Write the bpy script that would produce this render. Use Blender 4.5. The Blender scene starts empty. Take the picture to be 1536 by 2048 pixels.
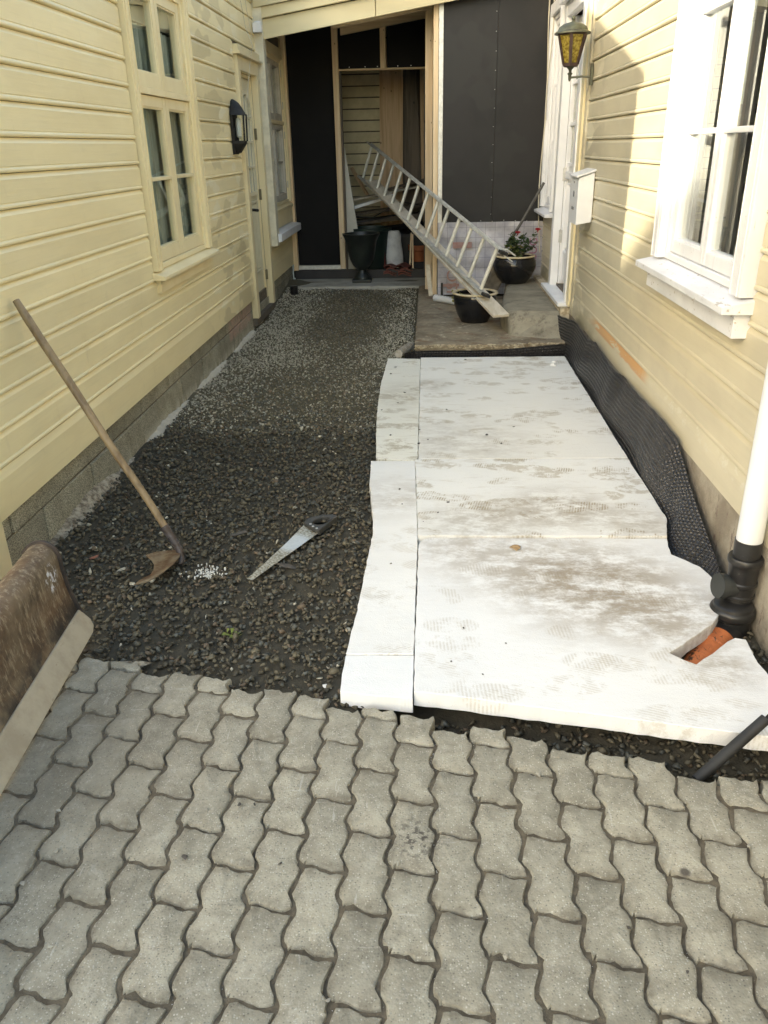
import bpy, bmesh, math, random
import numpy as np
from mathutils import Vector, Matrix
R_ = random.Random(7)
S = bpy.context.scene
C = S.collection

# ------------------------------------------------------------------ camera
cam = bpy.data.objects.new('camera', bpy.data.cameras.new('camera'))
C.objects.link(cam)
_r, _u, _b = ((0.9985239, 0.0504943, -0.0200079), (-0.0028414, 0.4164358, 0.9091607), (0.0542394, -0.9077619, 0.4159645))
cam.matrix_world = Matrix(((_r[0], _u[0], _b[0], 0), (_r[1], _u[1], _b[1], 0), (_r[2], _u[2], _b[2], 1.6), (0, 0, 0, 1)))
cam.data.sensor_fit = 'VERTICAL'; cam.data.sensor_height = 24; cam.data.lens = 18.75
cam.data.clip_start = .02; cam.data.clip_end = 500
S.camera = cam

# ------------------------------------------------------------------ light
SUN = Vector((1, .97, -.46)).normalized()
EL = math.asin(-SUN.z); ROT = math.atan2(-SUN.x, -SUN.y) % (2 * math.pi)
w = bpy.data.worlds.new('World'); S.world = w; w.use_nodes = True
nt = w.node_tree; nt.nodes.clear()
sky = nt.nodes.new('ShaderNodeTexSky'); sky.sky_type = 'NISHITA'; sky.sun_disc = False
sky.sun_elevation = EL; sky.sun_rotation = ROT; sky.air_density = 1; sky.dust_density = 2.5; sky.ozone_density = 1
bg = nt.nodes.new('ShaderNodeBackground'); bg.inputs[1].default_value = .15
ou = nt.nodes.new('ShaderNodeOutputWorld')
nt.links.new(sky.outputs[0], bg.inputs[0]); nt.links.new(bg.outputs[0], ou.inputs[0])
sl = bpy.data.lights.new('sun', 'SUN'); sl.energy = 2.0; sl.angle = math.radians(.5); sl.color = (1, .93, .82)
so = bpy.data.objects.new('sun', sl); C.objects.link(so)
so.rotation_euler = SUN.to_track_quat('-Z', 'Y').to_euler(); so.location = (-6, -6, 8)
S.view_settings.view_transform = 'Standard'; S.view_settings.look = 'None'
S.view_settings.exposure = 2.24; S.view_settings.gamma = 1; S.view_settings.use_curve_mapping = False
try:
    S.view_settings.use_white_balance = True
    S.view_settings.white_balance_temperature = 7450
    S.view_settings.white_balance_tint = 4
except Exception: pass
S.cycles.max_bounces = 8; S.cycles.diffuse_bounces = 5; S.cycles.glossy_bounces = 4
S.cycles.transparent_max_bounces = 12; S.cycles.transmission_bounces = 4
S.cycles.use_denoising = True
S.cycles.sample_clamp_indirect = 6

# ------------------------------------------------------------------ materials
def lin(c):
    return tuple(((v / 12.92) if v <= .04045 else ((v + .055) / 1.055) ** 2.4) for v in c)
MATS = {}
class NM:
    """node material helper"""
    def __init__(s, name, rough=.6, metal=0., spec=.5):
        s.m = bpy.data.materials.new(name); s.m.use_nodes = True
        s.t = s.m.node_tree; s.n = s.t.nodes; s.l = s.t.links
        s.b = s.n['Principled BSDF']; s.b.inputs['Roughness'].default_value = rough
        s.b.inputs['Metallic'].default_value = metal; s.b.inputs['Specular IOR Level'].default_value = spec
        g = s.n.new('ShaderNodeNewGeometry'); s.pos = g.outputs['Position']
        s.oi = s.n.new('ShaderNodeObjectInfo').outputs['Random']
        s.hs = None
    def mapv(s, scale=(1, 1, 1), rnd=0, rot=(0, 0, 0)):
        mp = s.n.new('ShaderNodeMapping'); mp.inputs['Scale'].default_value = scale
        mp.inputs['Rotation'].default_value = rot
        if rnd:
            a = s.n.new('ShaderNodeVectorMath'); a.operation = 'ADD'
            mm = s.math('MULTIPLY', s.oi, rnd)
            cb = s.n.new('ShaderNodeCombineXYZ')
            for i in range(3): s.l.new(mm, cb.inputs[i])
            s.l.new(s.pos, a.inputs[0]); s.l.new(cb.outputs[0], a.inputs[1]); s.l.new(a.outputs[0], mp.inputs[0])
        else: s.l.new(s.pos, mp.inputs[0])
        return mp.outputs[0]
    def noise(s, scale, stretch=(1, 1, 1), detail=4, rough=.6, rnd=0, rot=(0, 0, 0), dist=0.):
        k = s.n.new('ShaderNodeTexNoise'); k.inputs['Scale'].default_value = scale
        k.inputs['Detail'].default_value = detail; k.inputs['Roughness'].default_value = rough
        k.inputs['Distortion'].default_value = dist
        s.l.new(s.mapv(stretch, rnd, rot), k.inputs['Vector']); return k.outputs['Fac']
    def voro(s, scale, stretch=(1, 1, 1), feature='F1', out='Distance', rnd=1., rot=(0, 0, 0)):
        k = s.n.new('ShaderNodeTexVoronoi'); k.inputs['Scale'].default_value = scale; k.feature = feature
        k.inputs['Randomness'].default_value = rnd
        s.l.new(s.mapv(stretch, 0, rot), k.inputs['Vector']); return k.outputs[out]
    def ramp(s, x, a, b, lo=0., hi=1.):
        k = s.n.new('ShaderNodeMapRange'); k.inputs[1].default_value = a; k.inputs[2].default_value = b
        k.inputs[3].default_value = lo; k.inputs[4].default_value = hi; k.interpolation_type = 'SMOOTHSTEP'
        s.l.new(x, k.inputs[0]); return k.outputs[0]
    def math(s, op, a, b=None, c=None):
        k = s.n.new('ShaderNodeMath'); k.operation = op
        for i, v in enumerate((a, b, c)):
            if v is None: continue
            if isinstance(v, (int, float)): k.inputs[i].default_value = v
            else: s.l.new(v, k.inputs[i])
        return k.outputs[0]
    def mix(s, f, a, b, mode='MIX'):
        k = s.n.new('ShaderNodeMix'); k.data_type = 'RGBA'; k.blend_type = mode
        for i, v in ((0, f), (6, a), (7, b)):
            if isinstance(v, (int, float)): k.inputs[i].default_value = v
            elif isinstance(v, tuple): k.inputs[i].default_value = (*v[:3], 1)
            else: s.l.new(v, k.inputs[i])
        return k.outputs[2]
    def xyz(s):
        k = s.n.new('ShaderNodeSeparateXYZ'); s.l.new(s.pos, k.inputs[0]); return k.outputs
    def blob(s, cx, cy, cz, r, soft=.5):
        """0..1 mask round a world point"""
        k = s.n.new('ShaderNodeVectorMath'); k.operation = 'DISTANCE'
        s.l.new(s.pos, k.inputs[0]); k.inputs[1].default_value = (cx, cy, cz)
        return s.ramp(k.outputs['Value'], r, r * (1 - soft), 0, 1)
    def bump(s, h, strength=.3, dist=.01, prev=None):
        k = s.n.new('ShaderNodeBump'); k.inputs['Strength'].default_value = strength
        k.inputs['Distance'].default_value = dist; s.l.new(h, k.inputs['Height'])
        if prev is not None: s.l.new(prev, k.inputs['Normal'])
        return k.outputs[0]
    def done(s, col, nrm=None, rough=None):
        if isinstance(col, tuple): s.b.inputs['Base Color'].default_value = (*col[:3], 1)
        else: s.l.new(col, s.b.inputs['Base Color'])
        if nrm is not None: s.l.new(nrm, s.b.inputs['Normal'])
        if rough is not None: s.l.new(rough, s.b.inputs['Roughness'])
        return s.m

def simple(name, c1, c2=None, scale=8, rough=.6, metal=0, bump=.15, bscale=60, stretch=(1, 1, 1), spec=.5, speck=None, objvar=.08):
    k = NM(name, rough, metal, spec)
    c2 = c2 or tuple(v * .8 for v in c1)
    col = k.mix(k.ramp(k.noise(scale, stretch), .35, .65), c1, c2)
    if speck:
        col = k.mix(k.ramp(k.noise(speck[1], (1, 1, 1), 2), speck[2], speck[2] + .06), col, speck[0])
    if objvar:
        f = k.ramp(k.oi, 0, 1, 1 - objvar, 1 + objvar)
        col = k.mix(1.0, col, k.math('MULTIPLY', f, 1.0), 'MULTIPLY')
    n = k.bump(k.noise(bscale, stretch, 4), bump, .004) if bump else None
    return k.done(col, n)

def paint_mat(name, base, fresh, dull, skirting=False):
    k = NM(name, .42)
    col = k.mix(k.ramp(k.noise(1.6, (1, 1, 2.2), 3), .35, .7), base, dull)
    # touched-up paint: blotches with fairly hard edges, brushed along the boards
    yy = k.xyz()[1]
    zone = k.math('ADD', k.math('MULTIPLY', k.math('MULTIPLY', k.ramp(yy, 5.9, 6.6), k.ramp(yy, 8.2, 7.7)), .90), .10)
    m1 = k.ramp(k.noise(2.6, (.7, .9, 2.4), 2, .4, rnd=0), .575, .615)
    col = k.mix(k.math('MULTIPLY', m1, k.math('MULTIPLY', zone, .8)), col, fresh)
    m2 = k.ramp(k.noise(1.9, (1.3, .9, 2.2), 2.5, .5, rot=(.2, .3, .2)), .50, .53)
    col = k.mix(k.math('MULTIPLY', m2, k.math('MULTIPLY', zone, 1.0)), col, tuple(v * .84 for v in dull))
    # grime streaks
    col = k.mix(k.math('MULTIPLY', k.ramp(k.noise(9, (1, 1, .35), 5, .7), .58, .8), .22), col, (.30, .25, .17))
    fl = k.math('MULTIPLY', k.ramp(k.noise(34, (1, .5, 1.4), 6, .8), .685, .71), .35)
    col = k.mix(fl, col, (.46, .40, .29))
    f = k.ramp(k.oi, 0, 1, .94, 1.04)
    col = k.mix(1.0, col, f, 'MULTIPLY')
    if skirting:
        z = k.xyz()
        band = k.ramp(k.noise(2.2, (1, 1, 8), 4, .65), .44, .49)
        far = k.math('MULTIPLY', k.ramp(z[1], 4.3, 4.5), k.ramp(z[1], 6.2, 5.7))
        hi = k.math('MULTIPLY', k.ramp(z[2], .375, .385), k.ramp(z[2], .445, .435))
        col = k.mix(k.math('MULTIPLY', k.math('MULTIPLY', band, far), hi), col, (.58, .33, .15))
        pale = k.math('MULTIPLY', k.ramp(k.noise(14, (1, 1, 2), 5, .7), .53, .6), hi)
        col = k.mix(k.math('MULTIPLY', pale, k.ramp(z[1], 4.6, 4.0)), col, (.62, .58, .46))
        col = k.mix(k.math('MULTIPLY', k.ramp(z[1], 5.2, 6.6), k.ramp(k.noise(2, (1, 1, 3), 3), .40, .62)), col, (.30, .27, .18))
    gr = k.noise(42, (1, .06, 1.8), 5, .65)
    col = k.mix(k.math('MULTIPLY', k.ramp(gr, .48, .7), .10), col, (.40, .34, .22))
    n = k.bump(gr, .4, .003)
    n = k.bump(k.noise(150, (1, 1, 1), 2), .12, .001, n)
    return k.done(col, n)

YEL = paint_mat('yellow wall paint', (.84, .735, .455), (.87, .80, .58), (.79, .68, .41))
CRM = paint_mat('cream wall paint', (.62, .56, .405), (.71, .65, .49), (.55, .495, .36))
CRMS = paint_mat('cream skirting paint', (.62, .565, .42), (.70, .64, .48), (.56, .51, .38), True)
YTR = simple('yellow trim paint', (.81, .71, .46), (.76, .65, .40), 5, .4, bump=.12, bscale=40, stretch=(1, 1, .3))
CTR = simple('cream door paint', (.66, .62, .46), (.60, .56, .41), 5, .35, bump=.06)
k = NM('weathered white paint', .4)
col = k.mix(k.ramp(k.noise(4, (1, 1, .5), 4), .4, .7), (.78, .79, .81), (.68, .69, .71))
ck = k.ramp(k.noise(30, (3, 3, .09), 4, .7), .66, .70)
col = k.mix(k.math('MULTIPLY', ck, .75), col, (.22, .18, .15))
col = k.mix(k.math('MULTIPLY', k.ramp(k.noise(46, (1, 1, 1), 3, .7), .70, .74), .7), col, (.40, .34, .28))
WHT = k.done(col, k.bump(k.noise(40, (2, 2, .2), 4), .35, .002))
SIL = None
k = NM('flaking white sill paint', .45)
col = k.mix(k.ramp(k.noise(6, (1, .5, 1), 4), .4, .7), (.72, .73, .76), (.60, .61, .64))
col = k.mix(k.math('MULTIPLY', k.ramp(k.noise(22, (1, .5, 1), 5, .75), .60, .64), .8), col, (.36, .31, .27))
col = k.mix(k.ramp(k.noise(9, (1, .6, 1), 4, .7), .68, .72), col, (.55, .36, .20))
SILW = k.done(col, k.bump(k.noise(30, (1, .4, 1), 5), .4, .003))
WHTP = simple('smooth white paint', (.78, .79, .81), (.72, .73, .75), 5, .3, bump=.05, bscale=30)
GREYW = simple('old window putty', (.60, .57, .50), (.5, .47, .4), 9, .5)

def wood(name, a, b, rough=.6, axis=2, knots=True, sc=1.):
    k = NM(name, rough)
    st = [14 * sc, 14 * sc, 14 * sc]; st[axis] = .7
    g = k.noise(1.6, tuple(st), 5, .65, rnd=3, dist=.4)
    col = k.mix(k.ramp(g, .38, .66), a, b)
    if knots:
        st2 = [1, 1, 1]; st2[axis] = .55
        v = k.voro(9 * sc, tuple(st2))
        col = k.mix(k.ramp(v, .10, .045), col, tuple(x * .28 for x in b))
    col = k.mix(1.0, col, k.ramp(k.oi, 0, 1, .88, 1.08), 'MULTIPLY')
    return k.done(col, k.bump(g, .2, .003))
PINE = wood('fresh pine', (.76, .60, .40), (.64, .46, .27), sc=1.6)
PINEH = wood('fresh pine along wall', (.72, .57, .37), (.58, .42, .24), axis=0)
KNOT = wood('knotty panel board', (.62, .44, .27), (.46, .30, .16), sc=1.1)
OLDW = wood('old grey timber', (.13, .10, .07), (.07, .055, .04))
PLK = wood('painted plank', (.62, .56, .46), (.50, .44, .34), axis=1, knots=False)
HND = wood('worn ash handle', (.27, .195, .11), (.15, .10, .055), .45, knots=False)
BLK = simple('black fibre board', (.0075, .0075, .0078), (.010, .0095, .0095), 3, .7, spec=.18, bump=.1, bscale=90, objvar=.05)
BLKR = simple('grey black wind board', (.016, .016, .017), (.022, .021, .022), 2.5, .5, bump=.15, bscale=70, spec=.3, speck=((.024, .024, .024), 2.2, .56))
BLKP = simple('black plastic', (.012, .012, .013), (.02, .02, .02), 12, .38, bump=.08, speck=((.25, .23, .2), 130, .74))
RUB = simple('black rubber', (.015, .015, .015), (.022, .022, .022), 12, .6)
MEMB = simple('dimpled membrane plastic', (.017, .017, .019), (.026, .025, .027), 5, .30, bump=.05)
FOILM = None
k = NM('reflective foil sheet', .45, .15)
p = k.xyz()
def gridline(k, c, per, wd):
    f = k.math('FRACT', k.math('DIVIDE', c, per)); return k.math('LESS_THAN', f, wd)
gl = k.math('MAXIMUM', gridline(k, p[0], .10, .045), gridline(k, p[2], .10, .04))
col = k.mix(k.ramp(k.noise(7, (1, 1, 1), 4), .35, .65), (.47, .46, .49), (.34, .33, .37))
col = k.mix(k.math('MULTIPLY', gl, .6), col, (.10, .10, .11))
FOIL = k.done(col, k.bump(k.noise(14, (1, 1, 1), 4, .7), .5, .012))
REDP = simple('red print', (.38, .20, .18), (.42, .27, .25), 20, .5)
PURP = simple('purple print', (.34, .12, .20), (.34, .12, .20), 20, .5)
ALU = simple('weathered aluminium', (.66, .65, .60), (.50, .49, .45), 16, .5, .35, bump=.15, bscale=80)
ALUR = simple('ladder rung aluminium', (.68, .67, .60), (.58, .57, .50), 16, .5, .2)
STEEL = simple('galvanised metal', (.60, .60, .58), (.50, .50, .49), 30, .4, .5)
DKM = simple('dark iron', (.014, .0135, .013), (.024, .022, .02), 20, .6, 0., spec=.3)
VERD = simple('verdigris metal', (.115, .125, .085), (.075, .075, .055), 20, .5, .35, bump=.3)
BRNM = simple('brown lamp frame', (.075, .045, .04), (.05, .03, .028), 20, .5, .2)
k = NM('amber lamp glass', .12); k.b.inputs['Transmission Weight'].default_value = .35
GLASSY = k.done(k.mix(k.ramp(k.noise(55, (1, 1, 1), 3), .35, .65), (.50, .40, .08), (.22, .15, .02)), k.bump(k.noise(45), 1, .01))
k = NM('milky lamp bulb', .3); BULB = k.done((.75, .74, .66))
k = NM('reed glass', .15); FROST = k.done(k.mix(k.ramp(k.noise(40, (1, 1, .2), 2), .4, .6), (.55, .56, .50), (.30, .32, .29)), k.bump(k.noise(60, (1, 1, .2)), .5, .005))

k = NM('window glass', 0)
k.n.remove(k.b)
lw = k.n.new('ShaderNodeLayerWeight'); lw.inputs[0].default_value = .5
frs = k.math('ADD', .045, k.math('MULTIPLY', k.math('POWER', lw.outputs['Facing'], 5.0), .9))
gl_ = k.n.new('ShaderNodeBsdfGlossy'); gl_.inputs['Roughness'].default_value = 0.0; gl_.inputs['Color'].default_value = (.95, .97, .96, 1)
tr = k.n.new('ShaderNodeBsdfTransparent'); tr.inputs[0].default_value = (.93, .95, .94, 1)
mx = k.n.new('ShaderNodeMixShader'); k.l.new(frs, mx.inputs[0]); k.l.new(tr.outputs[0], mx.inputs[1]); k.l.new(gl_.outputs[0], mx.inputs[2])
k.l.new(mx.outputs[0], k.n['Material Output'].inputs[0]); GLS = k.m

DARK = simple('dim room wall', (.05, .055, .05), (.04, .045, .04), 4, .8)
CURT = simple('grey green curtain', (.62, .66, .58), (.30, .33, .28), 6, .8, stretch=(1, 8, .3))
CURW = simple('pale net curtain', (.52, .50, .50), (.42, .40, .42), 6, .8, stretch=(1, 9, .3))
MINT = simple('mint room wall', (.52, .68, .54), (.50, .66, .52), 3, .8)
BLUE = simple('blue plastic bag', (.05, .13, .42), (.16, .28, .55), 30, .35, bump=.6)

# paving stone
k = NM('concrete paver', .82)
n1 = k.noise(9.0, (1, 1, 1), 6, .72, rnd=5)
col = k.mix(k.ramp(n1, .35, .7), (.37, .345, .275), (.235, .218, .17))
col = k.mix(1.0, col, k.ramp(k.oi, 0, 1, .91, 1.08), 'MULTIPLY')
ag = k.voro(170, (1, 1, 1), out='Color'); sx = k.n.new('ShaderNodeSeparateColor'); k.l.new(ag, sx.inputs[0])
agm = k.ramp(k.voro(170), .45, .2)
col = k.mix(k.math('MULTIPLY', k.ramp(sx.outputs[0], .6, .8), k.math('MULTIPLY', agm, .75)), col, (.52, .50, .44))
col = k.mix(k.math('MULTIPLY', k.ramp(sx.outputs[1], .62, .85), k.math('MULTIPLY', agm, .7)), col, (.10, .095, .08))
spk = k.math('MULTIPLY', k.ramp(k.noise(420, (1, 1, 1), 1), .70, .74), k.ramp(k.noise(3, (1, 1, 1), 3, rnd=2), .42, .6))
col = k.mix(spk, col, (.72, .71, .68))
scr = k.math('MULTIPLY', k.ramp(k.noise(38, (1, .12, 1), 3, .7, rot=(0, 0, .9)), .66, .70), .5)
scr2 = k.math('MULTIPLY', k.ramp(k.noise(38, (.12, 1, 1), 3, .7, rot=(0, 0, .35)), .67, .71), .5)
col = k.mix(k.math('MAXIMUM', scr, scr2), col, (.52, .50, .45))
tc = k.n.new('ShaderNodeTexCoord'); sp = k.n.new('ShaderNodeSeparateXYZ'); k.l.new(tc.outputs['Object'], sp.inputs[0])
ed = k.math('MAXIMUM', k.math('DIVIDE', k.math('ABSOLUTE', sp.outputs[0]), .055), k.math('DIVIDE', k.math('ABSOLUTE', sp.outputs[1]), .113))
dirt = k.math('MULTIPLY', k.ramp(ed, .66, 1.0), k.ramp(k.noise(26, (1, 1, 1), 5, .75), .36, .62))
col = k.mix(k.math('MULTIPLY', dirt, .6), col, (.125, .105, .075))
worn = k.math('MULTIPLY', k.ramp(ed, .8, .3), k.ramp(k.noise(17, (1, 1, 1), 6, .8), .50, .62))
col = k.mix(k.math('MULTIPLY', worn, .35), col, (.50, .475, .41))
edge = k.ramp(k.noise(11, (1, 1, 1), 6, .8), .50, .72)
col = k.mix(k.math('MULTIPLY', edge, .4), col, (.17, .15, .12))
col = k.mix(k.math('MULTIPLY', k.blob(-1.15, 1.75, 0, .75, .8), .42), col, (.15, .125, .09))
col = k.mix(k.math('MULTIPLY', k.blob(.62, 1.42, 0, .017, .6), .85), col, (.05, .04, .035))
col = k.mix(k.math('MULTIPLY', k.blob(-.02, 1.50, 0, .10, .9), k.ramp(k.noise(60), .48, .6)), col, (.08, .07, .06))
n = k.bump(k.noise(16, (1, 1, 1), 5, .65), .5, .006)
n = k.bump(k.voro(170), .45, .002, n); n = k.bump(k.noise(320, (1, 1, 1), 3), .35, .0012, n)
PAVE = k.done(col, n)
SAND = simple('joint sand', (.15, .125, .09), (.085, .07, .05), 30, .95, bump=.8, bscale=220, speck=((.5, .5, .48), 330, .71))
k = NM('gravel bed', .95)
col = k.mix(k.ramp(k.noise(30), .4, .65), (.045, .040, .028), (.06, .053, .038))
col = k.mix(k.ramp(k.xyz()[1], 4.3, 5.6), col, (.11, .095, .06))
EARTH = k.done(col, k.bump(k.noise(120), .8, .004))

# gravel (colour from a per-stone attribute)
k = NM('crushed stone', .62)
at = k.n.new('ShaderNodeAttribute'); at.attribute_name = 'tone'
col = k.mix(k.math('MULTIPLY', k.ramp(k.noise(60), .4, .7), .35), at.outputs['Color'], (.12, .105, .07))
GRAV = k.done(col, k.bump(k.noise(120, (1, 1, 1), 4), .5, .002))

# foam boards
def foam(name, tint, seed, dirt=1.0, cloud=None):
    k = NM(name, .7, 0, .3)
    rot = (0, 0, seed * .37)
    col = k.mix(k.ramp(k.noise(1.2 + .1 * seed, (1, 1, 1), 3), .35, .65), tint, tuple(v * .95 for v in tint))
    st = k.ramp(k.noise(5.5, (1, 3.4, 1), 5, .65), .54, .74)
    col = k.mix(k.math('MULTIPLY', st, .22 * dirt), col, (.38, .31, .21))
    # shoe prints: scattered elongated marks with a ribbed tread
    for i, (sc, ang) in enumerate(((3.6, .25 + seed), (3.1, 1.25 + seed))):
        d = k.voro(sc, (1, 1.9, 1), rot=(0, 0, ang * .6))
        m = k.ramp(d, .40, .33)
        keep = k.ramp(k.noise(2.4 + i, (1, 1, 1), 2, rot=(0, 0, i + seed)), .42, .50)
        wv = k.n.new('ShaderNodeTexWave'); wv.inputs['Scale'].default_value = 26; wv.inputs['Distortion'].default_value = 1.5
        k.l.new(k.mapv((1, 1, 1), 0, (0, 0, ang * 2)), wv.inputs[0])
        tread = k.ramp(wv.outputs['Fac'], .3, .7, .25, 1)
        rag = k.ramp(k.noise(13 + 3 * i, (1, 1, 1), 5, .75), .43, .56)
        mm = k.math('MULTIPLY', k.math('MULTIPLY', m, keep), k.math('MULTIPLY', tread, rag))
        col = k.mix(k.math('MULTIPLY', mm, .62 * dirt), col, (.37, .31, .215))
    col = k.mix(k.math('MULTIPLY', k.ramp(k.noise(120, (1, 2, 1), 2), .68, .72), .5 * dirt), col, (.30, .26, .2))
    if cloud:
        for (cx, cy, r, s) in cloud:
            b = k.math('MULTIPLY', k.blob(cx, cy, .03, r, .85), k.ramp(k.noise(7, (1, 1.6, 1), 6, .75), .34, .62))
            col = k.mix(k.math('MULTIPLY', b, s), col, (.27, .215, .15))
    bd = k.voro(240, (1, 1, 1))
    n = k.bump(bd, .28, .002); n = k.bump(k.noise(9, (1, 2, 1), 4), .35, .006, n)
    return k.done(col, n)
FOA = [foam('foam board back left', (.80, .785, .71), 1, 1.3, [(-.05, 5.4, .5, .35)]),
       foam('foam board back', (.80, .79, .75), 2, 1.1, [(.0, 5.6, .22, .6), (.2, 4.4, .6, .35)]),
       foam('foam board middle', (.80, .80, .78), 3, 1.4, [(.62, 3.45, .35, .7), (.25, 3.3, .4, .55), (.95, 3.3, .3, .5)]),
       foam('foam board left', (.81, .81, .80), 4, .5, [(-.2, 3.6, .4, .3)]),
       foam('foam offcut', (.82, .83, .84), 5, .15),
       foam('foam board front', (.81, .815, .82), 6, .5, [(.65, 2.75, .55, .85), (.9, 2.5, .38, .6), (.3, 2.95, .45, .5), (.97, 2.2, .16, .6), (.1, 3.1, .3, .35)])]

CONC = None
k = NM('stained concrete', .85)
col = k.mix(k.ramp(k.noise(3.4, (1, 1.2, 1), 6, .72), .35, .68), (.30, .25, .175), (.15, .115, .075))
col = k.mix(k.math('MULTIPLY', k.ramp(k.noise(11, (1, 1.3, 1), 6, .78), .55, .66), .85), col, (.50, .44, .33))
col = k.mix(k.math('MULTIPLY', k.ramp(k.noise(6, (1, 1.2, 1), 6, .75, rot=(0, 0, .3)), .54, .66), .7), col, (.19, .09, .04))
CONC = k.done(col, k.bump(k.noise(30, (1, 1, 1), 6, .7), .5, .008))
k = NM('trowelled concrete', .8)
col = k.mix(k.ramp(k.noise(3, (1, 1.6, 1), 5, .7), .35, .68), (.31, .28, .21), (.20, .175, .13))
col = k.mix(k.math('MULTIPLY', k.ramp(k.noise(5, (1, 1, .4), 6, .8), .52, .66), .7), col, (.085, .07, .05))
col = k.mix(k.math('MULTIPLY', k.ramp(k.noise(40, (1, 1, 1), 5, .75), .60, .7), .6), col, (.1, .085, .06))
CONB = k.done(col, k.bump(k.noise(24, (1, 1, 1), 6, .7), .35, .008))
SLABM = simple('pale new concrete', (.44, .42, .36), (.33, .31, .26), 7, .85, bump=.4, bscale=50)
CRUMB = simple('broken concrete edge', (.58, .51, .38), (.30, .24, .16), 26, .95, bump=1, bscale=60)
k = NM('rendered foundation', .85)
col = k.mix(k.ramp(k.noise(3.2, (1, 1, 1), 5, .7), .36, .66), (.40, .36, .29), (.24, .205, .16))
col = k.mix(k.ramp(k.noise(11, (1, 1, .4), 6, .8), .56, .66), col, (.135, .09, .075))
z = k.xyz(); col = k.mix(k.math('MULTIPLY', k.ramp(z[2], .08, -.06), k.ramp(k.noise(7), .35, .6)), col, (.06, .05, .035))
FNDR = k.done(col, k.bump(k.noise(28, (1, 1, 1), 6, .75), .7, .012))
k = NM('lightweight block', .95)
col = k.mix(k.ramp(k.noise(5, (1, 1, 1), 5, .7, rnd=2), .35, .68), (.45, .425, .325), (.31, .29, .215))
col = k.mix(1.0, col, k.ramp(k.oi, 0, 1, .85, 1.15), 'MULTIPLY')
col = k.mix(k.math('MULTIPLY', k.ramp(k.voro(190), .40, .6), .6), col, (.06, .052, .036))
z = k.xyz()
br = k.math('MULTIPLY', k.math('MULTIPLY', k.ramp(z[1], 6.72, 6.80), k.ramp(z[1], 7.72, 7.66)), k.ramp(k.noise(30, (1, 1, .5), 4, .7), .42, .5))
col = k.mix(k.math('MULTIPLY', k.math('MULTIPLY', br, k.ramp(z[2], .08, .12)), .6), col, (.50, .31, .25))
wsh = k.math('MULTIPLY', k.ramp(z[2], .09, -.02), k.ramp(k.noise(9, (1, 1, .25), 5, .7), .44, .56))
col = k.mix(k.math('MULTIPLY', wsh, k.ramp(z[1], 3.9, 4.6)), col, (.50, .47, .39))
LECA = k.done(col, k.bump(k.voro(170), .8, .004))
LEDGE0 = simple('lime mortar', (.42, .37, .28), (.12, .10, .07), 22, .95, bump=1, bscale=40, speck=((.62, .6, .54), 30, .6))
k = NM('lime mortar', .95)
col = k.mix(k.ramp(k.noise(22, (1, 1, 1), 5, .7), .38, .62), (.46, .41, .32), (.15, .12, .085))
col = k.mix(k.math('MULTIPLY', k.ramp(k.xyz()[1], 3.8, 4.7), .75), col, (.62, .59, .51))
LEDGE = k.done(col, k.bump(k.noise(50, (1, 1, 1), 5, .8), 1, .01))
BRICKC = simple('broken brick', (.30, .13, .09), (.22, .10, .07), 20, .9, bump=.6)

k = NM('rusty steel', .6, .25)
col = k.mix(k.ramp(k.noise(4, (1, .7, 2.2), 6, .75), .32, .66), (.165, .098, .056), (.075, .050, .033))
col = k.mix(k.math('MULTIPLY', k.ramp(k.noise(60, (1, 1, .22), 6, .8), .50, .62), .8), col, (.38, .31, .215))
col = k.mix(k.math('MULTIPLY', k.ramp(k.xyz()[2], .16, .10), k.ramp(k.noise(16), .38, .55)), col, (.035, .028, .024))
col = k.mix(k.math('MULTIPLY', k.ramp(k.noise(3, (1, 1, 1), 5, .7), .40, .68), .75), col, (.33, .265, .18))
col = k.mix(k.math('MULTIPLY', k.blob(-1.30, 2.35, .27, .06, .4), k.ramp(k.noise(70, (1, 1, .5)), .50, .56)), col, (.72, .73, .78))
RUST = k.done(col, k.bump(k.noise(40, (1, 1, 1), 6, .75), .6, .006))
k = NM('scraped cutting edge', .7, .1)
col = k.mix(k.ramp(k.noise(8, (1, 1, 1), 5, .7), .35, .68), (.46, .40, .30), (.37, .31, .225))
col = k.mix(k.math('MULTIPLY', k.ramp(k.noise(45, (1, .4, 1), 5, .75), .62, .7), .6), col, (.22, .15, .09))
CUTE = k.done(col, k.bump(k.noise(60, (1, 1, 1), 5), .3, .003))
k = NM('rusted hoe steel', .45, .5)
col = k.mix(k.ramp(k.noise(14, (1, 1, 1), 5, .7), .35, .65), (.30, .24, .165), (.155, .085, .05))
HOEM = k.done(col, k.bump(k.noise(60), .3, .003))
k = NM('saw steel', .35, .7)
col = k.mix(k.ramp(k.noise(90, (1, 1, 1), 5, .7), .40, .6), (.30, .25, .17), (.66, .62, .52))
col = k.mix(k.math('MULTIPLY', k.blob(-.60, 3.17, 0, .10, .5), .85), col, (.80, .80, .78))
SAWM = k.done(col, k.bump(k.noise(90), .2, .002))
k = NM('dark pot glaze', .13); POT = k.done(k.mix(k.ramp(k.noise(14, (1, 1, .5), 4), .4, .7), (.008, .009, .012), (.018, .015, .014)))
RIMG = simple('cream glazed rim', (.60, .52, .36), (.48, .38, .22), 20, .25, bump=.05)
SOIL = simple('potting soil', (.10, .065, .035), (.05, .035, .02), 40, .95, bump=1, bscale=80)
URNM = simple('dull green black plastic', (.020, .026, .022), (.012, .015, .014), 6, .4)
DRUM = simple('dark green barrel', (.010, .026, .020), (.008, .018, .015), 6, .5)
TERR = simple('terracotta', (.36, .12, .05), (.27, .09, .04), 9, .7)
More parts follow.
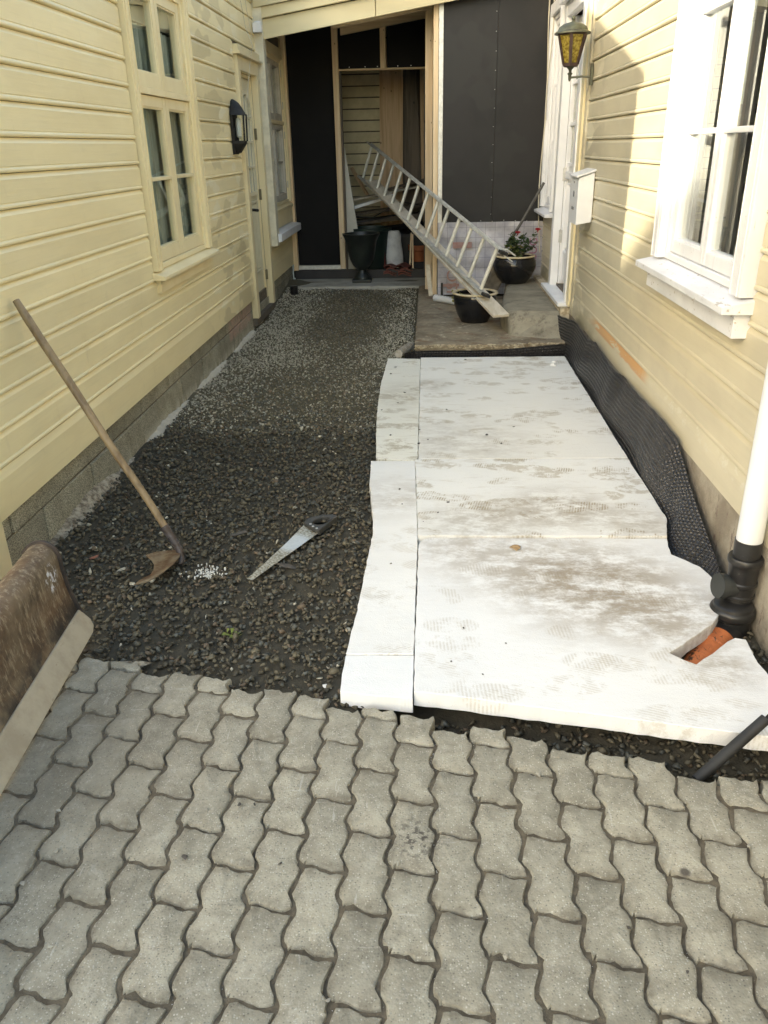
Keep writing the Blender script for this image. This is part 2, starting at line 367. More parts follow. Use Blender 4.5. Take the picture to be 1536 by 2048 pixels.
SACK = simple('white sack', (.58, .60, .62), (.42, .44, .47), 8, .45, bump=.8, bscale=14, speck=((.25, .08, .08), 9, .72))
TILE = simple('old red roof tile', (.20, .055, .04), (.09, .04, .03), 9, .75, bump=.4)
GRN = simple('rose leaf', (.055, .105, .035), (.035, .07, .022), 30, .5, objvar=.2)
GRN2 = simple('yellowing leaf', (.22, .20, .05), (.12, .14, .04), 30, .5)
ROSE = simple('red petals', (.42, .012, .03), (.28, .01, .02), 40, .5)
STEM = simple('green stem', (.08, .10, .04), (.10, .08, .04), 30, .6)
ORP = None
k = NM('orange drain pipe', .5)
col = k.mix(k.ramp(k.noise(24, (1, 1, 1), 4), .4, .65), (.52, .165, .06), (.40, .12, .045))
col = k.mix(k.ramp(k.noise(18, (1.6, 1, 1), 5, .7), .58, .62), col, (.06, .035, .025))
ORP = k.done(col)
PIPEW = simple('white pipe plastic', (.66, .68, .71), (.61, .63, .66), 3, .35, bump=.04)
GREYP = simple('grey cap plastic', (.035, .038, .038), (.025, .028, .028), 9, .45)
CBL = simple('cream cable', (.62, .58, .46), (.55, .5, .4), 9, .5, bump=0)
ROOF = simple('dark roof tile', (.07, .05, .045), (.05, .04, .035), 5, .8)
SIDB = simple('weathered old siding', (.64, .56, .36), (.52, .45, .28), 5, .6)
NEI = simple('pale unseen house wall', (.55, .52, .45), (.5, .47, .4), 3, .7)
ASPH = simple('asphalt', (.055, .054, .052), (.045, .044, .042), 4, .9, bump=.4)
LEAFB = simple('dry leaf', (.36, .24, .12), (.25, .16, .08), 60, .7)

# ------------------------------------------------------------------ mesh helpers
def worg(o):
    v = Vector((0, 0, 0))
    while o is not None: v += Vector(o.location); o = o.parent
    return v
def tag(o, label=None, cat=None, group=None, kind=None):
    if label: o['label'] = label
    if cat: o['category'] = cat
    if group: o['group'] = group
    if kind: o['kind'] = kind
    return o
def empty(name, loc, label, cat, group=None, kind=None):
    o = bpy.data.objects.new(name, None); C.objects.link(o); o.location = loc; o.empty_display_size = .05
    return tag(o, label, cat, group, kind)
def add(name, mesh, parent=None, loc=(0, 0, 0), rot=None):
    o = bpy.data.objects.new(name, mesh); C.objects.link(o)
    o.location = Vector(loc) - (worg(parent) if parent else Vector((0, 0, 0)))
    if rot is not None: o.rotation_euler = rot
    if parent: o.parent = parent
    return o
class MB:
    def __init__(s): s.v = []; s.f = []; s.m = []
    def raw(s, vs, fs, m=0):
        o = len(s.v); s.v += [tuple(v) for v in vs]; s.f += [tuple(i + o for i in f) for f in fs]; s.m += [m] * len(fs); return s
    def box(s, x0, x1, y0, y1, z0, z1, m=0):
        x0, x1 = sorted((x0, x1)); y0, y1 = sorted((y0, y1)); z0, z1 = sorted((z0, z1))
        return s.raw([(x0, y0, z0), (x1, y0, z0), (x1, y1, z0), (x0, y1, z0), (x0, y0, z1), (x1, y0, z1), (x1, y1, z1), (x0, y1, z1)],
                     [(0, 3, 2, 1), (4, 5, 6, 7), (0, 1, 5, 4), (1, 2, 6, 5), (2, 3, 7, 6), (3, 0, 4, 7)], m)
    def bar(s, a, b, up, w, h, m=0):
        """box from a to b; w across, h along up"""
        a, b = Vector(a), Vector(b); d = (b - a).normalized(); up = Vector(up); up = (up - up.dot(d) * d).normalized(); r = d.cross(up)
        vs = []
        for p in (a, b):
            for (i, j) in ((-1, -1), (1, -1), (1, 1), (-1, 1)): vs.append(p + r * (w / 2 * i) + up * (h / 2 * j))
        return s.raw(vs, [(3, 2, 1, 0), (4, 5, 6, 7), (0, 1, 5, 4), (1, 2, 6, 5), (2, 3, 7, 6), (3, 0, 4, 7)], m)
    def tube(s, path, r, n=10, m=0, caps=True):
        path = [Vector(p) for p in path]; rs = r if isinstance(r, (list, tuple)) else [r] * len(path)
        base = len(s.v); up = Vector((0, 0, 1))
        for i, p in enumerate(path):
            d = (path[min(i + 1, len(path) - 1)] - path[max(i - 1, 0)]).normalized()
            ref = up if abs(d.z) < .95 else Vector((1, 0, 0))
            a = d.cross(ref).normalized(); b = d.cross(a)
            for k in range(n):
                t = 2 * math.pi * k / n; s.v.append(tuple(p + a * (rs[i] * math.cos(t)) + b * (rs[i] * math.sin(t))))
        for i in range(len(path) - 1):
            for k in range(n):
                s.f.append((base + i * n + k, base + i * n + (k + 1) % n, base + (i + 1) * n + (k + 1) % n, base + (i + 1) * n + k)); s.m.append(m)
        if caps:
            s.f.append(tuple(base + k for k in range(n))[::-1]); s.m.append(m)
            e = base + (len(path) - 1) * n; s.f.append(tuple(e + k for k in range(n))); s.m.append(m)
        return s
    def lathe(s, prof, c, n=32, m=0, sx=1, sy=1, ph=0):
        base = len(s.v); cx, cy, cz = c
        for (r, z) in prof:
            for k in range(n):
                t = 2 * math.pi * k / n + ph; s.v.append((cx + sx * r * math.cos(t), cy + sy * r * math.sin(t), cz + z))
        for i in range(len(prof) - 1):
            for k in range(n):
                s.f.append((base + i * n + k, base + i * n + (k + 1) % n, base + (i + 1) * n + (k + 1) % n, base + (i + 1) * n + k)); s.m.append(m)
        s.f.append(tuple(base + k for k in range(n))[::-1]); s.m.append(m)
        e = base + (len(prof) - 1) * n; s.f.append(tuple(e + k for k in range(n))); s.m.append(m)
        return s
    def prism(s, poly, f0, f1, m=0):
        """poly: 2-D points; f0/f1 map a 2-D point to the two 3-D ends"""
        n = len(poly); vs = [f0(*p) for p in poly] + [f1(*p) for p in poly]
        fs = [tuple(range(n))[::-1], tuple(range(n, 2 * n))] + [(i, (i + 1) % n, n + (i + 1) % n, n + i) for i in range(n)]
        return s.raw(vs, fs, m)
    def mesh(s, name, mats, smooth=False, org=(0, 0, 0)):
        me = bpy.data.meshes.new(name); o = Vector(org)
        me.from_pydata([tuple(Vector(v) - o) for v in s.v], [], s.f)
        if not isinstance(mats, (list, tuple)): mats = [mats]
        for a in mats: me.materials.append(a)
        if len(mats) > 1: me.polygons.foreach_set('material_index', s.m)
        bm = bmesh.new(); bm.from_mesh(me); bmesh.ops.recalc_face_normals(bm, faces=bm.faces); bm.to_mesh(me); bm.free()
        if smooth:
            me.polygons.foreach_set('use_smooth', [True] * len(me.polygons))
            try: me.set_sharp_from_angle(angle=math.radians(38))
            except Exception: pass
        me.update(); return me
    def build(s, name, mats, parent=None, smooth=False, bevel=0):
        if parent: org = worg(parent)
        else:
            a = np.array(s.v); org = Vector(((a[:, 0].min() + a[:, 0].max()) / 2, (a[:, 1].min() + a[:, 1].max()) / 2, a[:, 2].min()))
        me = s.mesh(name, mats, smooth, org)
        o = bpy.data.objects.new(name, me); C.objects.link(o)
        if parent: o.parent = parent
        else: o.location = org
        if bevel:
            b = o.modifiers.new('bevel', 'BEVEL'); b.width = bevel; b.segments = 2; b.limit_method = 'ANGLE'; b.angle_limit = math.radians(40)
        return o
def struct(o): o['kind'] = 'structure'; return o

XL, XR = -1.67, 1.20
def wp(side, d, u, z): return (XL + d, u, z) if side == 'L' else (XR - d, u, z)
def wbox(mb, side, u0, u1, d0, d1, z0, z1, m=0):
    a = wp(side, d0, u0, z0); b = wp(side, d1, u1, z1); return mb.box(a[0], b[0], a[1], b[1], a[2], b[2], m)

# ------------------------------------------------------------------ ground
g = MB(); g.raw([(-200, -200, -.16), (200, -200, -.16), (200, 200, -.16), (-200, 200, -.16)], [(0, 1, 2, 3)])
struct(g.build('ground', EARTH))
st = MB(); st.box(-12, 14, -30, -.6, -.155, -.02); struct(st.build('street', ASPH))
# gravel bed height field
def gz(x, y):
    z = -.030
    if x > -.2 and y < 6.5: z = -.045                      # below the foam boards
    t = y - (2.05 - .17 * max(0, x))                         # the open trench in front of them
    if x > -.12: z -= .055 * max(0, min(1, (.14 - t) / .14))
    if y > 8.2: z += (y - 8.2) * .072
    if x < -1.45: z += .03 * min(1, (-1.45 - x) / .15)
    return z + .010 * math.sin(x * 5 + y * 3.1) * math.sin(y * 2.3 + 1) + .006 * math.sin(x * 13 + 2) * math.sin(y * 11)
nx, ny = 60, 130
vs = [(-1.72 + 2.95 * i / nx, 1.3 + 8.75 * j / ny) for j in range(ny + 1) for i in range(nx + 1)]
vs = [(x, y, gz(x, y) - .008) for x, y in vs]
b = MB(); b.raw(vs, [(j * (nx + 1) + i, j * (nx + 1) + i + 1, (j + 1) * (nx + 1) + i + 1, (j + 1) * (nx + 1) + i) for j in range(ny) for i in range(nx)])
struct(b.build('gravel_bed', EARTH, smooth=True))

# individual stones: one object, nobody could count it
def paver_line(x): return 2.262 - .262 * (x + 1.15) if x > -1.15 else 2.262
rng = np.random.default_rng(3)
def stone_shapes(n):
    out = []
    for i in range(n):
        bm = bmesh.new()
        for q in rng.normal(0, 1, (11, 3)): bm.verts.new(q / np.linalg.norm(q) * .5 * rng.uniform(.85, 1.15))
        bmesh.ops.convex_hull(bm, input=bm.verts); bmesh.ops.triangulate(bm, faces=bm.faces)
        for q in [q for q in bm.verts if not q.link_faces]: bm.verts.remove(q)
        bm.verts.index_update()
        v = np.array([q.co[:] for q in bm.verts]); f = np.array([[q.index for q in p.verts] for p in bm.faces]); bm.free()
        v = v * np.array([1.15, rng.uniform(.65, .95), rng.uniform(.42, .75)]); out.append((v, f))
    return out
SH = stone_shapes(24)
def tone_at(x, y, sz):
    """how pale (dry, dusty) the stones are here: 0 wet and dark, 1 pale"""
    p = .014
    e = math.exp
    def band(v, c, w_): return e(-((v - c) / w_) ** 2)
    left = band(x, -1.62, .22)
    if y > 4.7: p += .75 * left * min(1, (y - 4.7) / .6)
    if y > 4.6: p += .13 * min(1, (y - 4.6) / .5)
    if y > 5.6: p += .16 * band(x, -.42, .25)
    p += .68 * band(y, 6.75, .5) * (.55 + .45 * math.sin(x * 4 + 1))
    if y > 6.4:
        p += .85 * band(x, -1.50, .34) + .65 * band(x, -.25, .22)
        p -= .7 * band(y, 7.9, .55) * band(x, -.85, .38) + .6 * band(y, 9.0, .5) * band(x, -.6, .45)
        p += .25 * band(y, 8.45, .12)
    return max(.01, min(.92, p))
FE = [(2.0, -.277), (2.27, -.277), (2.514, -.262), (3.012, -.248), (3.22, -.242), (3.45, -.262), (3.8, -.298), (4.1, -.311), (4.144, -.285), (4.8, -.322), (5.255, -.335), (5.98, -.334), (6.5, -.324)]
def foam_edge(y):
    return float(np.interp(y, [q[0] for q in FE], [q[1] for q in FE]))
def gravel(name, n, region, size, label):
    V = []; F = []; COL = []; o = 0; cnt = 0
    x0, x1, y0, y1 = region
    while cnt < n:
        x = rng.uniform(x0, x1); y = rng.uniform(y0, y1); cnt += 1
        if y < paver_line(x) + .015 and not (x > .0 and y > paver_line(x) - .02): continue
        if y > 2.06 and y < 6.5 and x < 1.04 and x > foam_edge(y) + .004: continue
        if x > -.13 and y > 6.3: continue
        if y > 9.62: continue
        if x > 1.18 or x < -1.66: continue
        v, f = SH[rng.integers(24)]
        s = rng.uniform(*size) * (1.4 if rng.random() < .07 else 1)
        if rng.random() < .38: s *= rng.uniform(.35, .7)
        a, b_, c_ = rng.uniform(0, 6.28), rng.normal(0, .45), rng.normal(0, .45)
        Rz = np.array([[math.cos(a), -math.sin(a), 0], [math.sin(a), math.cos(a), 0], [0, 0, 1]])
        Rx = np.array([[1, 0, 0], [0, math.cos(b_), -math.sin(b_)], [0, math.sin(b_), math.cos(b_)]])
        Ry = np.array([[math.cos(c_), 0, math.sin(c_)], [0, 1, 0], [-math.sin(c_), 0, math.cos(c_)]])
        q = (v * s) @ (Rz @ Rx @ Ry).T + np.array([x, y, gz(x, y) + rng.uniform(-.002, .009) * s / .02])
        V.append(q); F.append(f + o); o += len(v)
        if rng.random() < tone_at(x, y, s):
            t = rng.uniform(.34, .64); c = (t, t * .94, t * .76, 1)
        else:
            t = rng.uniform(.030, .125) * (1 if y < 4.6 else 1 + 1.1 * min(1, (y - 4.6) / .5)); h = rng.random()
            c = (t * 1.16, t * 1.0, t * .66, 1) if h < .62 else ((t * 1.35, t * .98, t * .66, 1) if h < .74 else (t * .95, t * .98, t * .86, 1))
        COL.append(np.tile(c, (len(v), 1)))
    V = np.vstack(V); F = np.vstack(F); COL = np.vstack(COL)
    me = bpy.data.meshes.new(name); me.vertices.add(len(V)); me.vertices.foreach_set('co', V.ravel().astype(np.float32))
    me.loops.add(F.size); me.loops.foreach_set('vertex_index', F.ravel().astype(np.int32))
    me.polygons.add(len(F)); me.polygons.foreach_set('loop_start', np.arange(0, F.size, 3, dtype=np.int32))
    me.update(calc_edges=True)
    ca = me.color_attributes.new('tone', 'FLOAT_COLOR', 'POINT'); ca.data.foreach_set('color', COL.ravel().astype(np.float32))
    me.materials.append(GRAV); ob = bpy.data.objects.new(name, me); C.objects.link(ob)
    return tag(ob, label, 'gravel', kind='stuff')
gravel('coarse_gravel', 26000, (-1.66, 1.18, 1.68, 4.9), (.015, .029), 'coarse dark wet gravel in front of the paving, under hoe and saw')
gravel('fine_gravel', 27000, (-1.66, -.1, 4.7, 9.66), (.011, .021), 'finer brown and pale gravel towards the concrete slab at the back')

# ------------------------------------------------------------------ paving
PW, PL = .1105, .2275
def zig(y):        # side of a stone, period half a stone
    t = (y / (PL / 2)) % 1.0
    v = (1 - 2 * t / .38) if t < .38 else (-1 + 2 * (t - .38) / .62)
    return .0088 * math.sin(v * math.pi / 2) * .94
def endw(t):       # wavy end of a stone, t across
    return .0085 * math.sin(max(-1, min(1, (.5 - t) / .26)) * math.pi / 2)
def paver_mesh(L, jag=0.):
    j = .0035; pts = []
    ks = [0, .10, .19, .28, .38, .53, .69, .85]; ys = []
    nseg = int(L / (PL / 2)) + 1
    for i in range(nseg + 1):
        for q in ks:
            y = (i + q) * PL / 2
            if 0 <= y <= L + 1e-6: ys.append(y)
    if ys[-1] < L - 1e-4: ys.append(L)
    left = [(zig(y) + j, y) for y in ys]; right = [(PW + zig(y) - j, y) for y in ys]
    bot = [(PW * t, endw(t) + j) for t in (.14, .28, .4, .5, .62, .75, .88)]
    top = [(PW * t, L + endw(t) - j) for t in (.14, .28, .4, .5, .62, .75, .88)]
    rr = R_.random
    if jag: top = [(x, y - rr() * jag) for x, y in top]
    def fix(p, yy): return (p[0], yy)
    left[0] = (left[0][0] + .003, endw(0) + j + .004); left[-1] = (left[-1][0] + .003, L + endw(0) - j - .004)
    right[0] = (right[0][0] - .003, endw(1) + j + .004); right[-1] = (right[-1][0] - .003, L + endw(1) - j - .004)
    pts = bot + right + top[::-1] + left[::-1]
    cx, cy = PW / 2, L / 2
    def inset(p, d):
        x, y = p; dx, dy = cx - x, cy - y; l = math.hypot(dx, dy); return (x + dx / l * d, y + dy / l * d)
    n = len(pts); wob = [R_.uniform(-.003, .003) + (.006 if R_.random() < .06 else 0) for _ in pts]
    V = []; rings = ((0, -.06), (.0004, -.0075), (.0026, -.0016), (.0075, 0))
    for (d, z) in rings:
        for p, wv in zip(pts, wob):
            ww = max(-.001, wv) if 0 < d < .006 else 0; x, y = inset(p, d + ww); V.append((x - cx, y - cy, z - (max(0, wv) * .4 if 0 < d < .006 else 0)))
    V.append((0, 0, .0005))
    F = []
    for r in range(3):
        for i in range(n): F.append((r * n + i, r * n + (i + 1) % n, (r + 1) * n + (i + 1) % n, (r + 1) * n + i))
    for i in range(n): F.append((3 * n + i, 3 * n + (i + 1) % n, 4 * n))
    b = MB(); b.raw(V, F); return b.mesh('paver', PAVE, smooth=True)
full = [paver_mesh(PL) for _ in range(14)]
half = [paver_mesh(PL / 2, .008) for _ in range(3)]
b = MB()
sx0 = -1.72
poly = [(-2.6, -.6), (1.7, -.6), (1.7, 1.40), (1.02, 1.64), (-1.13, 2.205), (-1.70, 2.22), (-2.6, 2.22)]
b.prism(poly, lambda x, y: (x, y, -.15), lambda x, y: (x, y, -.0105))
pave = struct(b.build('pavement', SAND))
b = MB(); nx_, ny_ = 150, 140; V = []
for j in range(ny_ + 1):
    for i in range(nx_ + 1):
        x = -1.5 + 2.7 * i / nx_; y = .55 + (min(2.2, paver_line(x) - .035) - .55) * j / ny_
        hf = math.sin(x * 9.1 + y * 5.3) * math.sin(y * 7.7 - x * 3.1) + .6 * math.sin(x * 23 + 1) * math.sin(y * 19 + 2)
        V.append((x, y, -.0078 + .0030 * hf + R_.uniform(-.0016, .0016)))
b.raw(V, [(j * (nx_ + 1) + i, j * (nx_ + 1) + i + 1, (j + 1) * (nx_ + 1) + i + 1, (j + 1) * (nx_ + 1) + i) for j in range(ny_) for i in range(nx_)])
tag(b.build('joint_sand', SAND, smooth=True), 'brown sand filling the joints of the paving', 'sand', kind='stuff')
cols = range(-16, 11)
for i in cols:
    x0 = .018 + i * PW
    ph = 1.061 + (0 if i % 2 == 0 else -PL / 2)
    lim = paver_line(x0 + PW / 2) + (.02 if i % 3 else -.012)
    if x0 > .98: lim -= .17 * (x0 - .9) / .1 * .5
    kk = -3
    while True:
        y0 = ph + kk * PL
        if y0 > lim - .045: break
        if y0 + PL > lim - .045:
            L = max(.05, min(PL + .04, lim + R_.uniform(-.012, .012) - y0)); ms = paver_mesh(L, .010)
        else: ms, L = R_.choice(full), PL
        z = R_.uniform(-.0025, .0015)
        add('paver', ms, pave, (x0 + PW / 2 + R_.uniform(-.0012, .0012), y0 + L / 2 + R_.uniform(-.0012, .0012), z),
            (R_.uniform(-.012, .012), R_.uniform(-.012, .012), R_.uniform(-.008, .008)))
        kk += 1
# white grit and foam crumbs caught in the joints
b = MB()
for i in range(420):
    if i < 150: x = R_.gauss(-.02, .22); y = R_.gauss(1.78, .16)
    else: x = R_.uniform(-1.0, 1.0); y = R_.uniform(.9, 2.0)
    c = round((x - .018) / PW); x = .018 + c * PW + zig(y - 1.061) + R_.uniform(-.004, .004)
    if y > paver_line(x) - .03: continue
    r = R_.uniform(.0005, .0014); b.lathe([(r * .6, 0), (r, r * .6), (r * .5, r * 1.3)], (x, y, -.0105), 5)
tag(b.build('white_grit', simple('white crumbs', (.75, .75, .73), rough=.8, bump=0)), 'white grit scattered in the joints of the paving', 'grit', kind='stuff')

# ------------------------------------------------------------------ building parts
def siding_profile(P, s):
    pr = [(-.020, 0), (-.013, 0), (-.012, -.002), (0, -.0205), (0, -(P - .027)), (-.0028, -(P - .0255)), (-.0025, -(P - .0235)), (.0012, -(P - .0205)),
          (.0036, -(P - .0165)), (.0044, -(P - .0115)), (.0030, -(P - .0065)), (-.001, -(P - .0035)), (-.0125, -(P - .0025)), (-.020, -(P - .0025))]
    return [(d * s, z) for d, z in pr]
_sc = {}
def siding_mesh(l, P, s, mat, plain=False):
    key = (round(l, 3), P, s, mat.name, plain)
    if key not in _sc:
        b = MB(); pf = siding_profile(P, s) if not plain else [(-.02 * s, 0), (-.004 * s, 0), (.006 * s, -.035), (.006 * s, -P), (-.02 * s, -P)]
        b.prism(pf, lambda d, z: (d, 0.005, z), lambda d, z: (d, l - .005, z)); _sc[key] = b.mesh('siding_board', mat)
    return _sc[key]
def cut(u0, u1, z0, z1, holes):
    segs = [(u0, u1)]
    for (a, b_, c, d) in holes:
        if min(z1, d) - max(z0, c) > .012:
            ns = []
            for (p, q) in segs:
                if b_ <= p or a >= q: ns.append((p, q)); continue
                if a > p: ns.append((p, a))
                if b_ < q: ns.append((b_, q))
            segs = ns
    return [s_ for s_ in segs if s_[1] - s_[0] > .015]
def clad(house, side, u0, u1, zb, rows, P, holes, mat, skirt, smat=None):
    s = 1 if side == 'L' else -1; X = XL if side == 'L' else XR
    # zb: bottom of skirting; skirt height, then rows of height P
    for (a, b_) in cut(u0, u1, zb, zb + skirt, holes):
        add('skirting_board', siding_mesh(b_ - a, skirt, s, smat or mat, True), house, (X, a, zb + skirt))
    for r in range(rows):
        z0 = zb + skirt + r * P
        for (a, b_) in cut(u0, u1, z0, z0 + P, holes):
            # long runs are made of shorter boards with a butt joint somewhere
            add('siding_board', siding_mesh(b_ - a, P, s, mat), house, (X, a, z0 + P))
def backing(house, side, u0, u1, z0, z1, holes, mat, d0=-.14, d1=-.021):
    us = sorted({u0, u1, *[h[0] for h in holes], *[h[1] for h in holes]}); zs = sorted({z0, z1, *[h[2] for h in holes], *[h[3] for h in holes]})
    b = MB()
    for i in range(len(us) - 1):
        for j in range(len(zs) - 1):
            uc, zc = (us[i] + us[i + 1]) / 2, (zs[j] + zs[j + 1]) / 2
            if us[i] < u0 or us[i + 1] > u1 or zs[j] < z0 or zs[j + 1] > z1: continue
            if any(h[0] < uc < h[1] and h[2] < zc < h[3] for h in holes): continue
            wbox(b, side, us[i], us[i + 1], d0, d1, zs[j], zs[j + 1])
    return b.build('wall', OLDW, house)

def window(house, side, u0, u1, z0, z1, cw, mat, smat, rows_lo, rows_hi, transom, sill, apron, gd=-.055, sw=.048, casing_d=.030, curtain=None, name='window', cas_out=None, hinge=True, top=None, glassmat=None):
    """u0..u1,z0..z1 = outer edge of the casing (z0 = top of the sill)."""
    fr = MB(); co = cas_out or cw
    top = top or z1
    wbox(fr, side, u0, u0 + cw, -.02, casing_d, z0, top); wbox(fr, side, u1 - cw, u1, -.02, casing_d, z0, top)
    wbox(fr, side, u0 + cw, u1 - cw, -.02, casing_d - .002, top - cw, top)
    for a in (.018, cw - .022): wbox(fr, side, u0 + a, u0 + a + .008, casing_d, casing_d + .005, z0, top - .01); wbox(fr, side, u1 - a - .008, u1 - a, casing_d, casing_d + .005, z0, top - .01)
    W = fr.build(name, mat, house, bevel=.003)
    a, c, zt = u0 + cw, u1 - cw, top - cw
    f = MB(); fw = .035                                        # outer frame
    wbox(f, side, a, a + fw, gd - .05, .012, z0, zt); wbox(f, side, c - fw, c, gd - .05, .012, z0, zt)
    wbox(f, side, a + fw, c - fw, gd - .05, .010, z0, z0 + .03); wbox(f, side, a + fw, c - fw, gd - .05, .010, zt - fw, zt)
    if transom: wbox(f, side, a + fw, c - fw, gd - .05, .014, transom - .018, transom + .018)
    f.build('frame', mat, W, bevel=.003)
    mid = (a + c) / 2
    zones = [(z0 + .034, (transom - .022) if transom else zt - fw, rows_lo)] + ([(transom + .022, zt - fw, rows_hi)] if transom else [])
    for (p, q) in ((a + fw + .003, mid - .003), (mid + .003, c - fw - .003)):
        for (zl, zh, nr) in zones:
            s_ = MB(); dF, dB = -.004, gd - .02
            wbox(s_, side, p, p + sw, dB, dF, zl, zh); wbox(s_, side, q - sw, q, dB, dF, zl, zh)
            wbox(s_, side, p + sw, q - sw, dB, dF - .001, zl, zl + sw + .018); wbox(s_, side, p + sw, q - sw, dB, dF - .001, zh - sw, zh)
            # moulded step round the pane
            b0, b1, c0, c1 = p + sw, q - sw, zl + sw + .018, zh - sw
            st_ = .010; dm = gd + .018
            wbox(s_, side, b0, b0 + st_, dB, dm, c0, c1); wbox(s_, side, b1 - st_, b1, dB, dm, c0, c1)
            wbox(s_, side, b0 + st_, b1 - st_, dB, dm - .001, c0, c0 + st_); wbox(s_, side, b0 + st_, b1 - st_, dB, dm - .001, c1 - st_, c1)
            s_.build('sash', smat, W, bevel=.0025)
            hh = (c1 - c0) / nr
            for r in range(nr):
                if r: mb = MB(); wbox(mb, side, b0 + .0, b1, dB, gd + .030, c0 + r * hh - .011, c0 + r * hh + .011); mb.build('glazing_bar', smat, W, bevel=.004)
                pn = MB(); wbox(pn, side, b0 + .001, b1 - .001, gd - .002, gd + .002, c0 + r * hh + (.011 if r else .001), c0 + (r + 1) * hh - .001); pn.build('pane', glassmat or GLS, W)
            if hinge:
                for zz in (zl + .12, zh - .14):
                    h_ = MB(); x_, y_, z_ = wp(side, .008, (p - .006) if p < mid - .05 else q + .004, zz); h_.tube([(x_, y_, z_), (x_, y_, z_ + .075)], .006, 8)
                    h_.build('hinge', smat, W, smooth=True)
    if sill:
        s_ = MB(); (dd, zz, ext, th) = sill; X0 = wp(side, 0, 0, 0)[0]; sg = 1 if side == 'L' else -1
        s_.prism([(-.02 * sg, 0), (dd * sg, -.028), (dd * sg, -.028 - th), (-.02 * sg, -.03 - th)], lambda d, z: (X0 + d, u0 - ext, z0 + z), lambda d, z: (X0 + d, u1 + ext, z0 + z))
        s_.build('sill', zz, W, bevel=.003)
    if apron:
        s_ = MB(); wbox(s_, side, u0 + apron[1], u1 - apron[1], -.02, apron[2], z0 - .028 - sill[3] - apron[0], z0 - .031 - sill[3]); s_.build('apron', apron[3] if len(apron) > 3 else mat, W, bevel=.003)
    if curtain:
        for (cu0, cu1, cz0, cz1, cm, dd, frq) in curtain:
            cb = MB(); n = int((cu1 - cu0) / .008); V = []
            for i in range(n + 1):
                u = cu0 + (cu1 - cu0) * i / n; d = dd + .014 * math.sin(u * frq) + .008 * math.sin(u * frq * 2.3 + 1)
                V += [wp(side, d, u, cz0), wp(side, d, u, cz1)]
            cb.raw(V, [(2 * i, 2 * i + 2, 2 * i + 3, 2 * i + 1) for i in range(n)]); cb.build('curtain', cm, W, smooth=True)
    return W
def room(house, side, u0, u1, z0, z1, depth, mat, far=None):
    b = MB(); A = -.145
    V = [wp(side, A, u0, z0), wp(side, A, u1, z0), wp(side, A, u1, z1), wp(side, A, u0, z1), wp(side, A - depth, u0, z0), wp(side, A - depth, u1, z0), wp(side, A - depth, u1, z1), wp(side, A - depth, u0, z1)]
    b.raw(V, [(4, 5, 6, 7), (0, 1, 5, 4), (1, 2, 6, 5), (2, 3, 7, 6), (3, 0, 4, 7)], 0)
    o = b.build('room', [mat], house); return o

# ================================================================== left house
LH = empty('yellow_house', (XL, 2.45, 0), 'yellow clapboard house on the left with cream panel door and tall casement window', 'house')
L0, L1 = 2.52, 10.42
lh_holes = [(4.964, 6.314, .865, 2.60), (7.772, 8.726, -.2, 2.42), (8.95, 10.28, .74, 2.60)]
P_L = .132
clad(LH, 'L', 2.65, L1, .290, 21, P_L, lh_holes, YEL, .183)
backing(LH, 'L', 2.50, L1, .291, 3.25, [(5.05, 6.23, .94, 2.52), (7.86, 8.64, .10, 2.34), (9.03, 10.20, 1.0, 2.50)], YEL)
b = MB(); b.box(XL - .04, XL + .066, 2.56, 2.655, .14, 3.2); b.box(XL - .12, XL + .060, 2.53, 2.56, .14, 3.2)
b.build('corner_board', YTR, LH, bevel=.003)
window(LH, 'L', 4.97, 6.31, .93, 2.62, .10, YTR, YTR, 2, 1, 1.925, (.075, YTR, .03, .022), (.085, .03, .022), gd=-.028, sw=.06, curtain=[(5.07, 6.21, .95, 2.30, CURT, -.10, 62), (5.07, 6.21, 2.31, 2.55, simple('roller blind', (.26, .27, .24), rough=.8), -.085, 1)])
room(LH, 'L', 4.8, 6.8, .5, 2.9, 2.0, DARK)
# door
D = MB()
wbox(D, 'L', 7.78, 7.88, -.03, .030, .10, 2.34); wbox(D, 'L', 8.62, 8.72, -.03, .030, .10, 2.34); wbox(D, 'L', 7.88, 8.62, -.03, .028, 2.23, 2.34)
wbox(D, 'L', 7.74, 8.78, -.02, .065, 2.342, 2.362); wbox(D, 'L', 7.78, 8.72, -.02, .045, 2.364, 2.42)
for a in (7.88, 8.62 - .03): wbox(D, 'L', a, a + .03, -.10, -.031, .10, 2.23)
wbox(D, 'L', 7.91, 8.59, -.10, -.031, 2.20, 2.229)
DR = D.build('door', YTR, LH, bevel=.003)
d = MB(); wbox(d, 'L', 7.914, 8.586, -.095, -.052, .12, 2.197); d.build('door_leaf', CTR, DR, bevel=.003)
d = MB()                               # raised mouldings: arched glazing above, grooved panel below
ac, ar = 8.25, .225
def archpts(r, n=12): return [(ac - r * math.cos(math.pi * i / n), 1.86 + r * .95 * math.sin(math.pi * i / n)) for i in range(n + 1)]
for i, (p, q) in enumerate(zip(archpts(ar)[:-1], archpts(ar)[1:])):
    d.bar(wp('L', -.040, *p), wp('L', -.040, *q), (1, 0, 0), .034, .026)
for uu in (ac - ar, ac + ar): d.bar(wp('L', -.040, uu, 1.86), wp('L', -.040, uu, 1.20), (1, 0, 0), .034, .026)
d.bar(wp('L', -.040, ac - ar - .03, 1.20), wp('L', -.040, ac + ar + .03, 1.20), (1, 0, 0), .034, .028)
d.build('arched_moulding', CTR, DR, bevel=.003)
d = MB(); d.prism([(ac - ar + .015, 1.215)] + [(ac + ar - .015, 1.215)] + [(x, z) for x, z in archpts(ar - .015)][::-1], lambda u, z: wp('L', -.0505, u, z), lambda u, z: wp('L', -.0475, u, z)); d.build('pane', FROST, DR)
